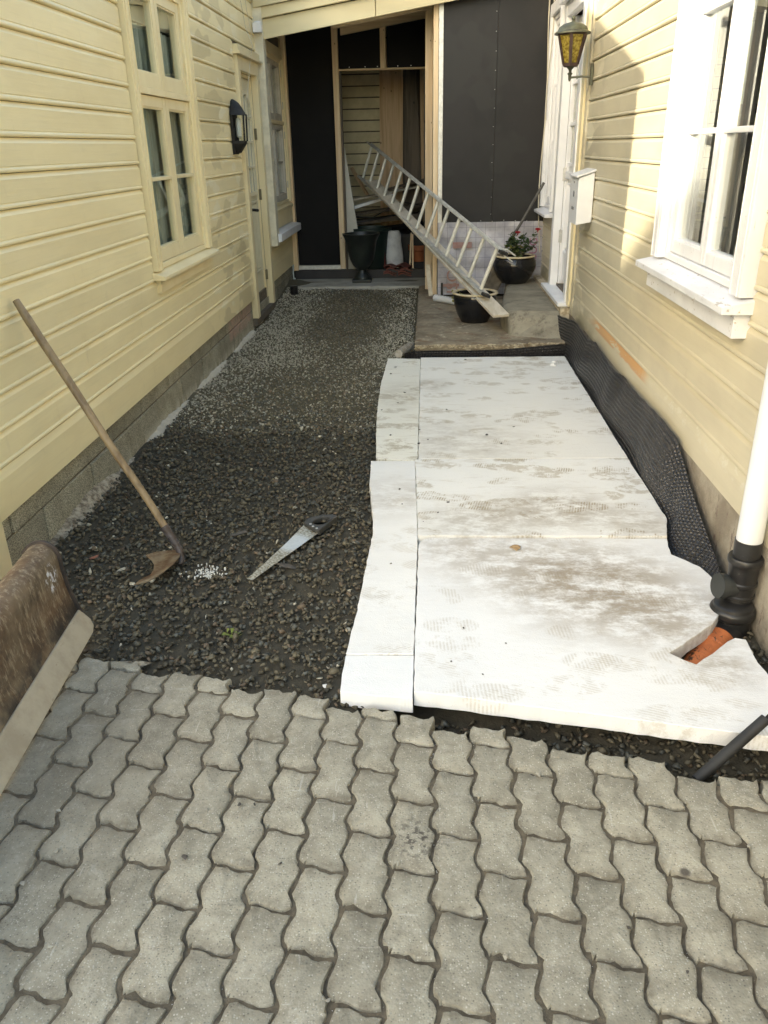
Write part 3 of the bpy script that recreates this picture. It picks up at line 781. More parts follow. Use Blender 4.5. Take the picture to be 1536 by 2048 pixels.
for uu in (ac - .075, ac + .075): d = MB(); d.bar(wp('L', -.038, uu, 1.22), wp('L', -.038, uu, 2.05), (1, 0, 0), .018, .022); d.build('glazing_bar', CTR, DR, bevel=.003)
for zz in (1.44, 1.66, 1.87): d = MB(); d.bar(wp('L', -.037, ac - ar, zz), wp('L', -.037, ac + ar, zz), (1, 0, 0), .018, .024); d.build('glazing_bar', CTR, DR, bevel=.003)
d = MB()
for uu in [8.02 + .065 * i for i in range(8)]: wbox(d, 'L', uu, uu + .012, -.052, -.040, .50, 1.10)
for (z0_, z1_) in ((.455, .475), (1.115, 1.135)): wbox(d, 'L', 7.99, 8.51, -.052, -.036, z0_, z1_)
for uu in (7.98, 8.50): wbox(d, 'L', uu, uu + .016, -.052, -.0365, .455, 1.135)
d.build('lower_panel', CTR, DR, bevel=.003)
d = MB(); d.tube([wp('L', -.052, 7.985, 1.075), wp('L', .018, 7.985, 1.075), wp('L', .032, 8.00, 1.073), wp('L', .034, 8.12, 1.062)], .013, 10); wbox(d, 'L', 7.965, 8.005, -.052, -.046, .97, 1.16)
d.tube([wp('L', -.052, 7.985, 1.235), wp('L', -.03, 7.985, 1.235)], .018, 12)
d.build('handle', DKM, DR, smooth=True)
for zz in (.35, 1.13, 1.68):
    d = MB(); x_, y_, z_ = wp('L', .0, 8.605, zz); d.tube([(x_ - .02, y_, z_), (x_ - .02, y_, z_ + .10)], .009, 8); wbox(d, 'L', 8.588, 8.62, -.034, -.018, zz, zz + .10); d.build('hinge', simple('brass hinge', (.20, .17, .10), rough=.5, metal=.4), DR, smooth=True)
room(LH, 'L', 7.7, 8.8, .1, 2.5, 1.2, DARK)
# second window and its post and sills
W2 = window(LH, 'L', 8.95, 10.28, 1.02, 2.60, .10, YTR, GREYW, 2, 1, 1.86, (.045, YTR, .0, .03), None, gd=-.045)
b = MB(); wbox(b, 'L', 8.775, 8.915, -.02, .085, .66, 2.86); b.build('post', simple('off white post paint', (.70, .66, .52), rough=.4, bump=.1), LH, bevel=.003)
b = MB(); wbox(b, 'L', 8.918, 10.28, -.02, .03, .80, .985); b.build('apron', YTR, LH, bevel=.003)
b = MB(); b.prism([(.0, 0), (.12, -.02), (.12, -.095), (0, -.11)], lambda d, z: (XL + d, 8.86, .79 + z), lambda d, z: (XL + d, 10.26, .79 + z)); b.build('lower_sill', WHT, LH, bevel=.004)
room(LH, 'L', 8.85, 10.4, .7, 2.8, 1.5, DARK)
b = MB(); wbox(b, 'L', 2.5, L1, -.14, -.022, 3.25, 3.30); b.build('wall_plate', YTR, LH)
# roof with its gable end towards the street; body of the house behind
vx = lambda s_: (XL + .02 - s_, 3.20 + s_ * .742)
RW = 3.4
b = MB()
ridge = vx(RW); e0 = vx(-.03)
b.prism([e0, ridge, (ridge[0] - RW, e0[1]), (ridge[0] - RW, e0[1] + .06), (ridge[0], ridge[1] + .06), (e0[0], e0[1] + .06)], lambda x, z: (x, 2.40, z), lambda x, z: (x, 10.6, z))
b.build('roof', ROOF, LH)
b = MB(); b.prism([(XL - .15, .2), (XL - .15, 3.2), (ridge[0], ridge[1] - .03), (-8.4, 3.2), (-8.4, .2)], lambda x, z: (x, 2.50, z), lambda x, z: (x, 2.56, z)); b.build('gable', YEL, LH)
b = MB(); b.box(-8.4, -8.3, 2.6, 10.5, .2, 3.2); b.box(-8.3, XL - .15, 10.4, 10.5, .2, 3.3); b.box(-8.3, XL - 2.6, 2.6, 2.7, 0, 3); b.build('rear_wall', YEL, LH)
# foundation of lightweight blocks
b = MB(); b.box(XL - .30, XL - .034, 2.50, 10.3, -.2, .268); fnd = b.build('foundation', SAND, LH)
def rough_block(l, h, dep=.12):
    b = MB(); n = max(2, int(l / .06)); V = []
    b.box(0, dep, .004, l - .004, .003, h - .003); return b.mesh('block', LECA)
_bk = {}
def blk(l, h):
    key = (round(l, 3), round(h, 3))
    if key not in _bk: _bk[key] = rough_block(l, h)
    return _bk[key]
for (z0_, h, off) in ((-.20, .13, .3), (-.066, .242, .0), (.180, .090, .27)):
    u = 2.55 + off - .5
    while u < 10.3:
        a, c = max(u, 2.51), min(u + .545, 10.32)
        if c - a > .04 and not (7.72 < a < 8.72 and z0_ > .1):
            o = add('block', blk(c - a, h), fnd, (XL - .034 - .12 + R_.uniform(.006, .014), a, z0_), (0, R_.uniform(-.01, .01), 0))
            bv = o.modifiers.new('b', 'BEVEL'); bv.width = .006; bv.segments = 2
        u += .545
# rough mortar ledge along the foot
b = MB(); n = 170; V = []
for i in range(n + 1):
    u = 2.7 + (7.75 - 2.7) * i / n; big = 1 if u < 4.3 else .45
    wv = (.055 + .05 * math.sin(u * 7.3) * math.sin(u * 3.1 + 1)) * big + R_.uniform(-.012, .012) + .012
    h = (.055 + .03 * math.sin(u * 5.1 + 2)) * (1.0 if u < 4.3 else .55) + R_.uniform(-.008, .008)
    x0 = XL - .036
    V += [(x0, u, -.12), (x0, u, h - .02), (x0 + .028, u, h * .72 - .02 + R_.uniform(-.006, .006)), (x0 + wv * .6 + .03, u, h * .3 - .03 + R_.uniform(-.012, .012)), (x0 + wv + .035, u, -.06)]
b.raw(V, [(5 * i + j, 5 * i + 5 + j, 5 * i + 6 + j, 5 * i + 1 + j) for i in range(n) for j in range(4)])
b.build('mortar_ledge', LEDGE, LH, smooth=False)
b = MB(); wbox(b, 'L', 7.76, 8.76, -.10, .02, .03, .095); b.build('door_step', simple('dark mortar', (.12, .10, .075), rough=.9, bump=.8), LH, bevel=.006)  # step below the door in a dark mortar colour

# ================================================================== right house
RH = empty('cream_house', (XR, 2.5, 0), 'cream clapboard house on the right with white casement window and white door', 'house')
P_R = .1306
rwin = (3.09, 4.39)
rh_holes = [(rwin[0] - .005, rwin[1] + .003, .955, 2.95), (6.80, 8.02, .2, 2.95), (8.16, 9.00, 1.0, 2.95)]
clad(RH, 'R', .4, 8.95, .285, 21, P_R, rh_holes, CRM, .150, CRMS)
backing(RH, 'R', .4, 9.0, .24, 3.2, [(3.19, 4.29, 1.08, 2.72), (7.10, 7.96, .38, 2.62), (8.26, 8.92, 1.1, 2.7)], CRM)
window(RH, 'R', rwin[0], rwin[1], 1.06, 2.78, .115, WHT, WHT, 3, 1, None, (.115, SILW, .03, .028), (.095, .0, .055, SILW), gd=-.035, sw=.04, casing_d=.050, curtain=[(4.16, 4.34, 1.1, 2.7, CURW, -.12, 85), (3.70, 3.80, 1.1, 2.7, CURW, -.12, 85)])
# room seen through the window
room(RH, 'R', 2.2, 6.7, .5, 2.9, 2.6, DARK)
b = MB(); b.box(1.90, 2.9, 6.3, 6.36, .52, 2.85); b.build('mint_wall', MINT, RH)
b = MB()
b.box(1.82, 1.885, 6.10, 6.16, .52, 2.88)
for zz in (1.25, 1.75, 2.3): b.box(1.885, 2.3, 6.20, 6.24, zz, zz + .06)
b.build('dark_post', simple('dark interior frame', (.07, .09, .08), rough=.5), RH)
b = MB(); b.bar((1.575, 4.45, 1.06), (1.475, 4.45, 1.78), (0, 0, 1), .02, .07); b.build('leaning_batten', PLK, RH)
b = MB(); b.lathe([(.02, 0), (.085, .02), (.10, .1), (.085, .19), (.05, .25), (.065, .29), (.03, .3)], (1.56, 4.95, 1.18), 14); tag(b.build('carrier_bag', BLUE, smooth=True), 'blue plastic bag standing behind the glass of the white window', 'bag')
b = MB(); b.box(XR + .22, XR + .40, 3.2, 4.6, 1.06, 1.10); b.build('inner_sill', WHTP, RH)
b = MB(); b.box(1.45, 2.3, 4.65, 5.6, .52, 1.179); b.build('cupboard', DARK, RH, bevel=.01)
b = MB(); b.lathe([(.05, 0), (.065, .02), (.06, .12), (.068, .14)], (XR + .28, 4.33, 1.10), 16); b.tube([(XR + .28, 4.265, 1.21), (XR + .28, 4.235, 1.18), (XR + .28, 4.265, 1.14)], .007, 8); tag(b.build('mug', DKM, smooth=True), 'dark mug on the inner sill behind the right pane of the white window', 'mug')
# corner / trim between siding and door
b = MB(); wbox(b, 'R', 6.805, 6.90, -.02, .012, .285, 3.2); b.build('trim_board', CRM, RH, bevel=.002)
b = MB(); wbox(b, 'R', 6.902, 7.02, -.02, .028, .34, 3.0); b.build('trim_board', YTR, RH, bevel=.003)
D = MB(); wbox(D, 'R', 7.022, 7.12, -.03, .040, .36, 2.66); wbox(D, 'R', 7.93, 8.05, -.03, .040, .36, 2.66); wbox(D, 'R', 7.12, 7.93, -.03, .038, 2.56, 2.66)
wbox(D, 'R', 6.98, 8.08, -.03, .09, 2.662, 2.70); wbox(D, 'R', 7.02, 8.05, -.03, .06, 2.702, 2.80)
for a in (7.12, 7.93 - .04): wbox(D, 'R', a, a + .04, -.11, -.031, .36, 2.56)
DR = D.build('door', WHTP, RH, bevel=.003)
d = MB(); wbox(d, 'R', 7.163, 7.887, -.105, -.058, .41, 2.55); d.build('door_leaf', WHTP, DR, bevel=.003)
for (a, c) in ((7.23, 7.49), (7.55, 7.81)):
    d = MB(); wbox(d, 'R', a, c, -.0575, -.054, 1.42, 2.40); d.build('pane', FROST, DR)
    for zz in (1.42, 1.74, 2.06, 2.40): d = MB(); wbox(d, 'R', a - .02, c + .02, -.0575, -.032, zz - .014, zz + .014); d.build('glazing_bar', WHTP, DR, bevel=.003)
    for uu in (a - .018, c + .004): d = MB(); wbox(d, 'R', uu, uu + .014, -.0575, -.030, 1.42, 2.40); d.build('glazing_bar', WHTP, DR, bevel=.003)
d = MB(); wbox(d, 'R', 7.17, 7.88, -.058, -.028, 1.30, 1.36); d.build('weather_bar', WHTP, DR, bevel=.004)
d = MB()
for uu in [7.27 + .062 * i for i in range(9)]: wbox(d, 'R', uu, uu + .012, -.058, -.045, .72, 1.24)
for (z0_, z1_) in ((.67, .69), (1.25, 1.27)): wbox(d, 'R', 7.24, 7.81, -.058, -.042, z0_, z1_)
for uu in (7.23, 7.80): wbox(d, 'R', uu, uu + .016, -.058, -.0415, .67, 1.27)
d.build('lower_panel', WHTP, DR, bevel=.003)
for zz in (.75, 1.28, 2.25):
    d = MB(); x_, y_, z_ = wp('R', -.022, 7.905, zz); d.tube([(x_, y_, z_), (x_, y_, z_ + .11)], .010, 8); wbox(d, 'R', 7.885, 7.93, -.040, -.020, zz, zz + .11); d.build('hinge', STEEL, DR, smooth=True)
b = MB(); wbox(b, 'R', 6.99, 8.10, -.12, .10, .325, .358); b.build('threshold', WHT, RH, bevel=.005)
W3 = window(RH, 'R', 8.16, 9.00, 1.0, 2.78, .10, WHT, WHT, 3, 1, None, (.10, SILW, .02, .025), None, gd=-.05, hinge=False, casing_d=.045)
room(RH, 'R', 6.9, 9.2, .4, 2.9, 1.4, DARK)
b = MB(); b.prism([(XR - .01, 3.20), (XR + 3.2, 5.6), (XR + 6.4, 3.2), (XR + 6.4, 3.28), (XR + 3.2, 5.68), (XR - .05, 3.26)], lambda x, z: (x, -1.2, z), lambda x, z: (x, 10.4, z)); b.build('roof', ROOF, RH)
b = MB(); b.box(XR + .15, XR + 6.3, .35, .45, .0, 3.2); b.box(XR + 6.2, XR + 6.3, .4, 9.2, 0, 3.2); b.box(XR + .15, XR + 6.3, 9.3, 9.4, 0, 3.2); b.build('rear_wall', CRM, RH)
# rendered foundation, slightly uneven, swelling outwards towards the street
b = MB(); nu, nz = 90, 10; V = []
for i in range(nu + 1):
    u = .4 + (7.0 - .4) * i / nu
    for j in range(nz + 1):
        z = -.20 + (.284 + .20) * j / nz
        out = .004 + .05 * max(0, (2.55 - u)) * (1 - j / nz) + .012 * math.sin(u * 4 + j) * (1 - j / nz) + R_.uniform(-.003, .003)
        V.append((XR - out, u, z))
b.raw(V, [(i * (nz + 1) + j, (i + 1) * (nz + 1) + j, (i + 1) * (nz + 1) + j + 1, i * (nz + 1) + j + 1) for i in range(nu) for j in range(nz)])
b.build('foundation', FNDR, RH, smooth=True)

# ================================================================== unfinished extension at the end of the passage
EX = empty('timber_extension', (-.2, 9.0, .1), 'unfinished timber porch with black wind boards, pine studs and sloping yellow fascia', 'extension')
def part(name, mat, *boxes, parent=EX, bevel=0, smooth=False):
    b = MB()
    for q in boxes: b.box(*q)
    return b.build(name, mat, parent, bevel=bevel, smooth=smooth)
YB, YF = 10.30, 8.95
# recessed left wall
part('wind_board', BLK, (-1.62, -1.085, YB + .03, YB + .045, .26, 2.95))
part('stud', PINE, (-1.665, -1.612, YB - .06, YB + .03, .21, 2.95), bevel=.003)
part('stud', PINE, (-1.085, -1.020, YB - .045, YB + .05, .225, 2.95), bevel=.003)
part('wind_board', BLK, (-1.018, -.515, YB + .02, YB + .035, 2.405, 2.95))
part('wind_board', BLK, (-.470, .045, YB + .02, YB + .035, 2.405, 2.95))
part('cripple_stud', PINE, (-.545, -.482, YB - .03, YB + .018, 2.40, 2.95), bevel=.003)
part('lintel', PINEH, (-1.018, .045, YB + .0, YB + .06, 2.383, 2.403), bevel=.002)
part('jamb', OLDW, (-1.018, -1.0, YB + .0, YB + .10, .2, 2.383)); part('jamb', OLDW, (-.055, .0, YB - .02, YB + .12, .2, 2.383))
part('sill_flashing', STEEL, (-1.61, -1.02, YB - .02, YB + .03, .215, .262))
part('membrane_strip', simple('bitumen strip', (.02, .019, .022), rough=.5), (-1.66, .02, YB - .025, YB + .06, .101, .205))
# right hand front wall
part('corner_post', PINE, (.045, .095, YF - .005, YF + .09, .115, 2.99), bevel=.003)
part('corner_post', PINE, (-.035, .043, YF + .35, YF + .44, .115, 2.95), bevel=.003)
b = MB(); b.bar((-.005, YF + .06, .42), (.03, YF - .02, .105), (0, 1, 0), .045, .02); b.build('splintered_batten', PLK, EX)
part('edge_profile', STEEL, (.098, .142, YF - .008, YF + .02, .80, 2.99), bevel=.002)
b = MB()
for i in range(150): zc = .82 + i * .0143; b.lathe([(.0035, 0), (.003, .0012)], (.12 + (.008 if i % 2 else -.008), YF - .009, zc), 6)
part('wind_board', BLKR, (.144, .662, YF, YF + .014, .848, 2.99)); part('wind_board', BLKR, (.665, 1.198, YF, YF + .014, .842, 2.99))
b = MB()
for zc in [.90 + i * .17 for i in range(12)]:
    b.lathe([(.004, 0), (.006, .002)], (0, 0, 0), 6)
b = MB()
def screw(x, z): b.tube([(x, YF - .003, z), (x, YF + .002, z)], .0036, 6)
for i in range(12): screw(.650 + R_.uniform(-.004, .004), .93 + i * .165)
for i in range(9): screw(.19 + i * .12, .862 + R_.uniform(-.006, .006))
for xx in (-.90, -.72, -.58, -.35, -.2): b.tube([(xx, YB + .015, 2.42), (xx, YB + .021, 2.42)], .006, 6)
b.build('screw_heads', STEEL, EX)['kind'] = 'stuff'
part('side_board', BLK, (.046, .060, YF + .095, YB + .03, .2, 2.95))
# foil sheet hanging below the boards
b = MB(); nx, nz = 40, 24; V = []
for i in range(nx + 1):
    for j in range(nz + 1):
        x = .10 + 1.12 * i / nx; z = .13 + .725 * j / nz
        V.append((x, YF - .012 - .10 * (1 - j / nz) ** 1.5 + .009 * math.sin(x * 23 + z * 9) + .006 * math.sin(z * 31 + x * 5), z))
b.raw(V, [(i * (nz + 1) + j, (i + 1) * (nz + 1) + j, (i + 1) * (nz + 1) + j + 1, i * (nz + 1) + j + 1) for i in range(nx) for j in range(nz)])
fo = b.build('foil_sheet', FOIL, None, smooth=True); tag(fo, 'wrinkled silver foil sheet with grid and red print below the black boards', 'foil sheet')
def text(body, loc, size, mat, parent, rot, name='lettering', ext=.0006):
    cu = bpy.data.curves.new(name, 'FONT'); cu.body = body; cu.size = size; cu.extrude = ext; cu.align_x = 'LEFT'
    cu.materials.append(mat); o_ = bpy.data.objects.new(name, cu); C.objects.link(o_); dg = bpy.context.evaluated_depsgraph_get(); me = bpy.data.meshes.new_from_object(o_.evaluated_get(dg)); bpy.data.objects.remove(o_); o = bpy.data.objects.new(name, me); C.objects.link(o)
    o.location = Vector(loc) - (worg(parent) if parent else Vector()); o.rotation_euler = rot
    if parent: o.parent = parent
    return o
text('OISUG', (1.135, YF - .125, .36), .115, PURP, fo, (math.radians(84), math.radians(-90), 0))
text('ISO', (.315, YF - .135, .14), .17, REDP, fo, (math.radians(84), math.radians(-90), 0))
b = MB(); b.box(.26, .46, YF - .060, YF - .056, .60, .66); b.build('print_bar', REDP, fo); b = MB(); b.box(.145, .33, YF - .128, YF - .124, .215, .245); b.build('print_bar', REDP, fo)
# fascia boards
def sloped(x0, x1, zb0, zb1, h, y0, y1, mat, name):
    b = MB(); b.prism([(x0, zb0), (x1, zb1), (x1, zb1 + h), (x0, zb0 + h)], lambda x, z: (x, y0, z), lambda x, z: (x, y1, z)); return b.build(name, mat, EX, bevel=.003)
sl_ = (2.804 - 2.554) / (.09 + 1.603)
zf = lambda x: 2.554 + (x + 1.603) * sl_
FY = simple('fascia paint', (.66, .58, .36), (.58, .50, .30), 4, .4, bump=.15, bscale=30, stretch=(.3, 1, 1))
sloped(-1.645, -.507, zf(-1.645), zf(-.507), .165, 8.83, 8.85, FY, 'fascia_board')
sloped(-.501, 1.19, zf(-.501), zf(1.19), .165, 8.83, 8.85, FY, 'fascia_board')
sloped(-1.655, .9, zf(-1.655) + .170, zf(.9) + .170, .09, 8.785, 8.828, FY, 'fascia_board')
sloped(-1.655, .9, zf(-1.655) + .262, zf(.9) + .262, .20, 8.75, 8.78, FY, 'fascia_board')
sloped(-1.64, 1.19, zf(-1.645) + .46, zf(1.19) + .46, .05, 8.70, 12.4, ROOF, 'roof')
sloped(-.95, .04, zf(-.95) + .02, zf(.04) + .02, .16, 9.18, 9.23, PINEH, 'rafter')
sloped(-.98, .04, zf(-.98) + .08, zf(.04) + .08, .16, 10.22, 10.27, PINEH, 'rafter')
part('side_wall', BLK, (1.19, 1.21, YF + .02, 12.4, .1, 3.4)); part('side_wall', BLK, (-1.70, -1.68, 10.42, 12.4, .1, 3.1))
# old wall at the back of the porch
YI = 11.55
for i in range(21): part('old_siding_board', SIDB, (-1.66, -.36, YI - .006, YI + .02, .2 + i * .132, .2 + i * .132 + .116))
part('inner_wall', OLDW, (-1.68, 1.19, YI + .022, YI + .10, .1, 3.3))  # dark colour stands in for shade in the gaps between old boards
for i, (a, c) in enumerate(((-.36, -.02),)): part('panel_board', KNOT, (a + .40, c + .42, YI - .05, YI - .03, .2, 3.0), bevel=.003)
b = MB(); b.bar((-.50, YI - .10, .18), (-.47, YI - .04, 2.75), (0, 1, 0), .30, .025); tag(b.build('knotty_board', KNOT, bevel=.003), 'wide knotty pine board leaning against the old wall inside the porch', 'board')
b = MB(); b.bar((-.12, YI - .16, .18), (-.24, YI - .07, 2.72), (0, 1, 0), .15, .035); tag(b.build('grey_plank', OLDW, bevel=.003), 'dark weathered plank leaning beside the knotty board in the porch', 'plank')
b = MB(); b.bar((-.02, YI - .12, .18), (-.05, YI - .07, 2.72), (0, 1, 0), .13, .025); tag(b.build('narrow_board', KNOT, bevel=.003), 'narrow knotty board right of the dark plank in the porch', 'board')

# slabs
b = MB(); nx = 60; V = []
for i in range(nx + 1):
    x = -1.64 + 2.84 * i / nx; j = R_.uniform(-.015, .015)
    V += [(x, 12.4, .10), (x, 9.66 + j * .3, .10), (x, 9.645 + j, .078 + R_.uniform(-.006, .006)), (x, 9.66 + j, -.10)]
b.raw(V, [(4 * i + q, 4 * i + 4 + q, 4 * i + 5 + q, 4 * i + 1 + q) for i in range(nx) for q in range(3)])
struct(b.build('concrete_floor', SLABM))
b = MB(); nx, ny = 40, 70; V = []
def lipy(x): return 6.575 + .012 * math.sin(x * 17) + .008 * math.sin(x * 41)
for j in range(ny + 1):
    for i in range(nx + 1):
        x = -.105 + 1.30 * i / nx; y = lipy(x) + (9.66 - 6.575) * j / ny
        if i == 0: x += R_.uniform(-.006, .006)
        z = .104 + .035 * max(0, (x - .7)) * max(0, 1 - (y - 6.55) / .6) + R_.uniform(-.002, .002)
        V.append((x, y, z - (.007 if (i in (0, nx) or j == 0) else 0)))
F = [(j * (nx + 1) + i, j * (nx + 1) + i + 1, (j + 1) * (nx + 1) + i + 1, (j + 1) * (nx + 1) + i) for j in range(ny) for i in range(nx)]
o = len(V)
for i in range(nx + 1): V.append((V[i][0], V[i][1] + .012, -.15))
F += [(i, o + i, o + i + 1, i + 1) for i in range(nx)]
o2 = len(V)
for j in range(ny + 1): q = V[j * (nx + 1)]; V.append((q[0] + .008, q[1], -.15))
F += [(j * (nx + 1), (j + 1) * (nx + 1), o2 + j + 1, o2 + j) for j in range(ny)]
b.raw(V, F); struct(b.build('concrete_landing', CONC, smooth=True))
# rough pale crust along the lip
b = MB()
for i in range(420):
    x = R_.uniform(-.10, 1.16); r = R_.uniform(.005, .019); v, f = SH[R_.randrange(24)]
    zz = .10 + .035 * max(0, x - .7); dz_ = R_.uniform(0, .028)
    b.raw([(x + q[0] * r * 2.2, lipy(x) + .004 + q[1] * r * 1.5, zz - dz_ + q[2] * r * 1.5) for q in v], [tuple(int(t) for t in g_) for g_ in f])
tag(b.build('broken_lip', CRUMB), 'pale crumbling concrete crust along the front lip of the landing', 'concrete crust', kind='stuff')
# raised rounded step under the right door
top = [(.845, 8.95), (.80, 8.35), (.745, 8.0), (.70, 7.6), (.672, 7.25), (.695, 7.06), (1.0, 7.03), (1.19, 7.02), (1.19, 8.95)]
bot = [(.82, 8.95), (.77, 8.35), (.715, 8.0), (.67, 7.6), (.655, 7.22), (.70, 6.88), (1.0, 6.70), (1.19, 6.66), (1.19, 8.95)]
mid_ = [((a[0] * .7 + c[0] * .3) - .006, a[1] * .8 + c[1] * .2 - .015) for a, c in zip(top, bot)]
b = MB(); n = len(top)
V = [(x, y, .09) for x, y in bot] + [(x, y, .245) for x, y in mid_] + [(x, y, .283) for x, y in top]
b.raw(V, [tuple(range(2 * n, 3 * n))] + [(r * n + i, r * n + (i + 1) % n, (r + 1) * n + (i + 1) % n, (r + 1) * n + i) for r in range(2) for i in range(n)])
o = b.build('door_step', CONB); tag(o, 'raised rounded concrete step below the white door', 'step'); bv = o.modifiers.new('b', 'BEVEL'); bv.width = .05; bv.segments = 4
b = MB(); b.box(1.12, XR + .02, 6.93, 8.9, .20, .322); tag(b.build('door_kerb', CRUMB), 'rough mortar kerb between the white door threshold and the raised step', 'kerb')

# ================================================================== foam insulation boards
FB = [('A', FOA[0], .028, [(-.0535, 4.102), (-.285, 4.144), (-.322, 4.8), (-.335, 5.255), (-.341, 5.696), (-.334, 5.979), (-.324, 6.436), (-.061, 6.41)], 'dirty white foam strip beside the gravel, farthest strip with yellow seam'),
      ('B', FOA[1], .038, [(1.083, 4.128), (-.051, 4.108), (-.0585, 6.41), (1.094, 6.42)], 'large foam board with shoe prints, next to the black edge of the landing'),
      ('C', FOA[2], .040, [(1.037, 3.164), (-.0405, 3.158), (-.0675, 4.098), (1.08, 4.115), (1.084, 3.348)], 'foam board covered in brown shoe prints, middle one of the row by the membrane'),
      ('D', FOA[3], .030, [(-.0455, 2.272), (-.276, 2.268), (-.262, 2.514), (-.248, 3.012), (-.242, 3.221), (-.262, 3.45), (-.298, 3.8), (-.311, 4.099), (-.0692, 4.098), (-.0425, 3.150)], 'narrow ragged foam strip beside the handsaw and gravel'),
      ('E', FOA[4], .026, [(-.0445, 2.035), (-.154, 2.045), (-.276, 2.066), (-.279, 2.159), (-.277, 2.262), (-.0445, 2.266)], 'clean white foam offcut at the corner of the paving'),
      ('F', FOA[5], .034, [(1.12, 1.85), (-.041, 2.062), (-.0375, 3.075), (-.031, 3.112), (-.010, 3.138), (.025, 3.147), (1.033, 3.150), (1.020, 3.08), (1.012, 3.005), (1.055, 2.955), (1.097, 2.898), (1.112, 2.84), (1.122, 2.777), (1.112, 2.72), (1.1, 2.663), (1.07, 2.56), (1.012, 2.471), (.90, 2.37), (.812, 2.29), (.85, 2.25), (.882, 2.226), (.955, 2.29), (1.029, 2.364), (1.06, 2.385), (1.094, 2.375), (1.085, 2.24), (1.100, 2.112), (1.115, 1.955)], 'big front foam board with brown dirt cloud and a notch cut round the drain')]
for (nm, m, zt, poly, lab) in FB:
    # ragged outline: break the long edges into short, slightly uneven pieces
    pts = []
    for i, p in enumerate(poly):
        q = poly[(i + 1) % len(poly)]; L = math.hypot(q[0] - p[0], q[1] - p[1]); k_ = max(1, int(L / .035))
        for t in range(k_):
            f = t / k_; wob = .0022 if t else 0
            pts.append((p[0] + (q[0] - p[0]) * f + R_.uniform(-wob, wob), p[1] + (q[1] - p[1]) * f + R_.uniform(-wob, wob)))
    bm = bmesh.new(); vt = [bm.verts.new((x, y, zt)) for x, y in pts]; f = bm.faces.new(vt)
    ex = bmesh.ops.extrude_face_region(bm, geom=[f]); vs_ = [e for e in ex['geom'] if isinstance(e, bmesh.types.BMVert)]
    for v in vs_: v.co.z -= .056; v.co.x += R_.uniform(-.0015, .0015); v.co.y += R_.uniform(-.003, .003)
    bmesh.ops.recalc_face_normals(bm, faces=bm.faces)
    cx = sum(p[0] for p in pts) / len(pts); cy = sum(p[1] for p in pts) / len(pts)
    for v in bm.verts: v.co.x -= cx; v.co.y -= cy; v.co.z -= zt - .056
    me = bpy.data.meshes.new('foam_board'); bm.to_mesh(me); bm.free(); me.materials.append(m)
    o = bpy.data.objects.new('foam_board', me); C.objects.link(o); o.location = (cx, cy, zt - .056)
    bv = o.modifiers.new('b', 'BEVEL'); bv.width = .0018; bv.segments = 1; bv.limit_method = 'ANGLE'; bv.angle_limit = math.radians(60)
    tag(o, lab, 'foam board', 'white foam insulation boards laid beside the gravel')

# ================================================================== dimpled membrane
def interp(t, tab):
    for (a, b_) in zip(tab[:-1], tab[1:]):
        if a[0] <= t <= b_[0]:
            f = (t - a[0]) / (b_[0] - a[0]); f = f * f * (3 - 2 * f) if len(a) > 2 else f; return a[1] + (b_[1] - a[1]) * f
    return tab[0][1] if t < tab[0][0] else tab[-1][1]
def dimpled(name, P, Lu, Lv, pitch, step, amp, mat, nrm):
    nu, nv = int(Lu / step), int(Lv / step); V = []
    for i in range(nu + 1):
        for j in range(nv + 1):
            u, v = Lu * i / nu, Lv * j / nv
            p = Vector(P(u / Lu, v / Lv)); n = Vector(nrm(u / Lu, v / Lv))
            a = (u / pitch) % 1 - .5; c = (v / pitch) % 1 - .5; r = math.hypot(a, c)
            h = amp * (1 - min(1, max(0, (r - .24) / .13)))
            V.append(tuple(p + n * h))
    b = MB(); b.raw(V, [(i * (nv + 1) + j, (i + 1) * (nv + 1) + j, (i + 1) * (nv + 1) + j + 1, i * (nv + 1) + j + 1) for i in range(nu) for j in range(nv)])
    return b.build(name, mat, None, smooth=True)
ZT = [(2.62, -.02), (2.80, .05), (3.10, .13), (3.35, .21), (3.62, .325), (3.9, .335), (4.6, .315), (5.1, .30), (5.6, .335), (5.9, .29), (6.45, .31), (6.98, .26)]
XT = [(2.62, 1.14), (3.0, 1.155), (3.6, 1.17), (5.0, 1.158), (6.4, 1.165), (6.98, 1.10)]
XB = [(2.62, 1.13), (2.9, 1.10), (3.05, 1.03), (3.35, 1.072), (4.1, 1.092), (6.4, 1.104), (6.98, 1.08)]
def PM(s_, t):
    y = 6.98 - (6.98 - 2.62) * s_; zb = -.09; zt = interp(y, ZT) + .002 * math.sin(y * 33)
    x = interp(y, XB) + (interp(y, XT) - interp(y, XB)) * t ** 1.4
    x += .012 * math.sin(y * 6 + t * 2) * math.sin(math.pi * t) + (.02 * math.exp(-((y - 4.75) / .12) ** 2) * t)
    x -= .05 * math.exp(-((y - 3.22) / .10) ** 2) * (1 - t) * t * 2
    return (min(x, 1.188), y, zb + (zt - zb) * t)
o = dimpled('dimpled_membrane', PM, 4.36, .40, .0235, .0043, -.0085, MEMB, lambda s_, t: (-.95, 0, .3))
tag(o, 'long black dimpled drainage membrane standing along the right foundation', 'membrane')
o = dimpled('dimpled_membrane', lambda s_, t: (-.19 + 1.375 * s_, 6.535 - (0 if s_ > .06 else .05 * (1 - s_ / .06)), -.09 + (.138 + .010 * math.sin(s_ * 7 + 1) + (.055 * s_)) * t), 1.375, .19, .0235, .0043, -.0085, MEMB, lambda s_, t: (0, -.95, .3))
tag(o, 'short black dimpled membrane across the front edge of the landing', 'membrane')

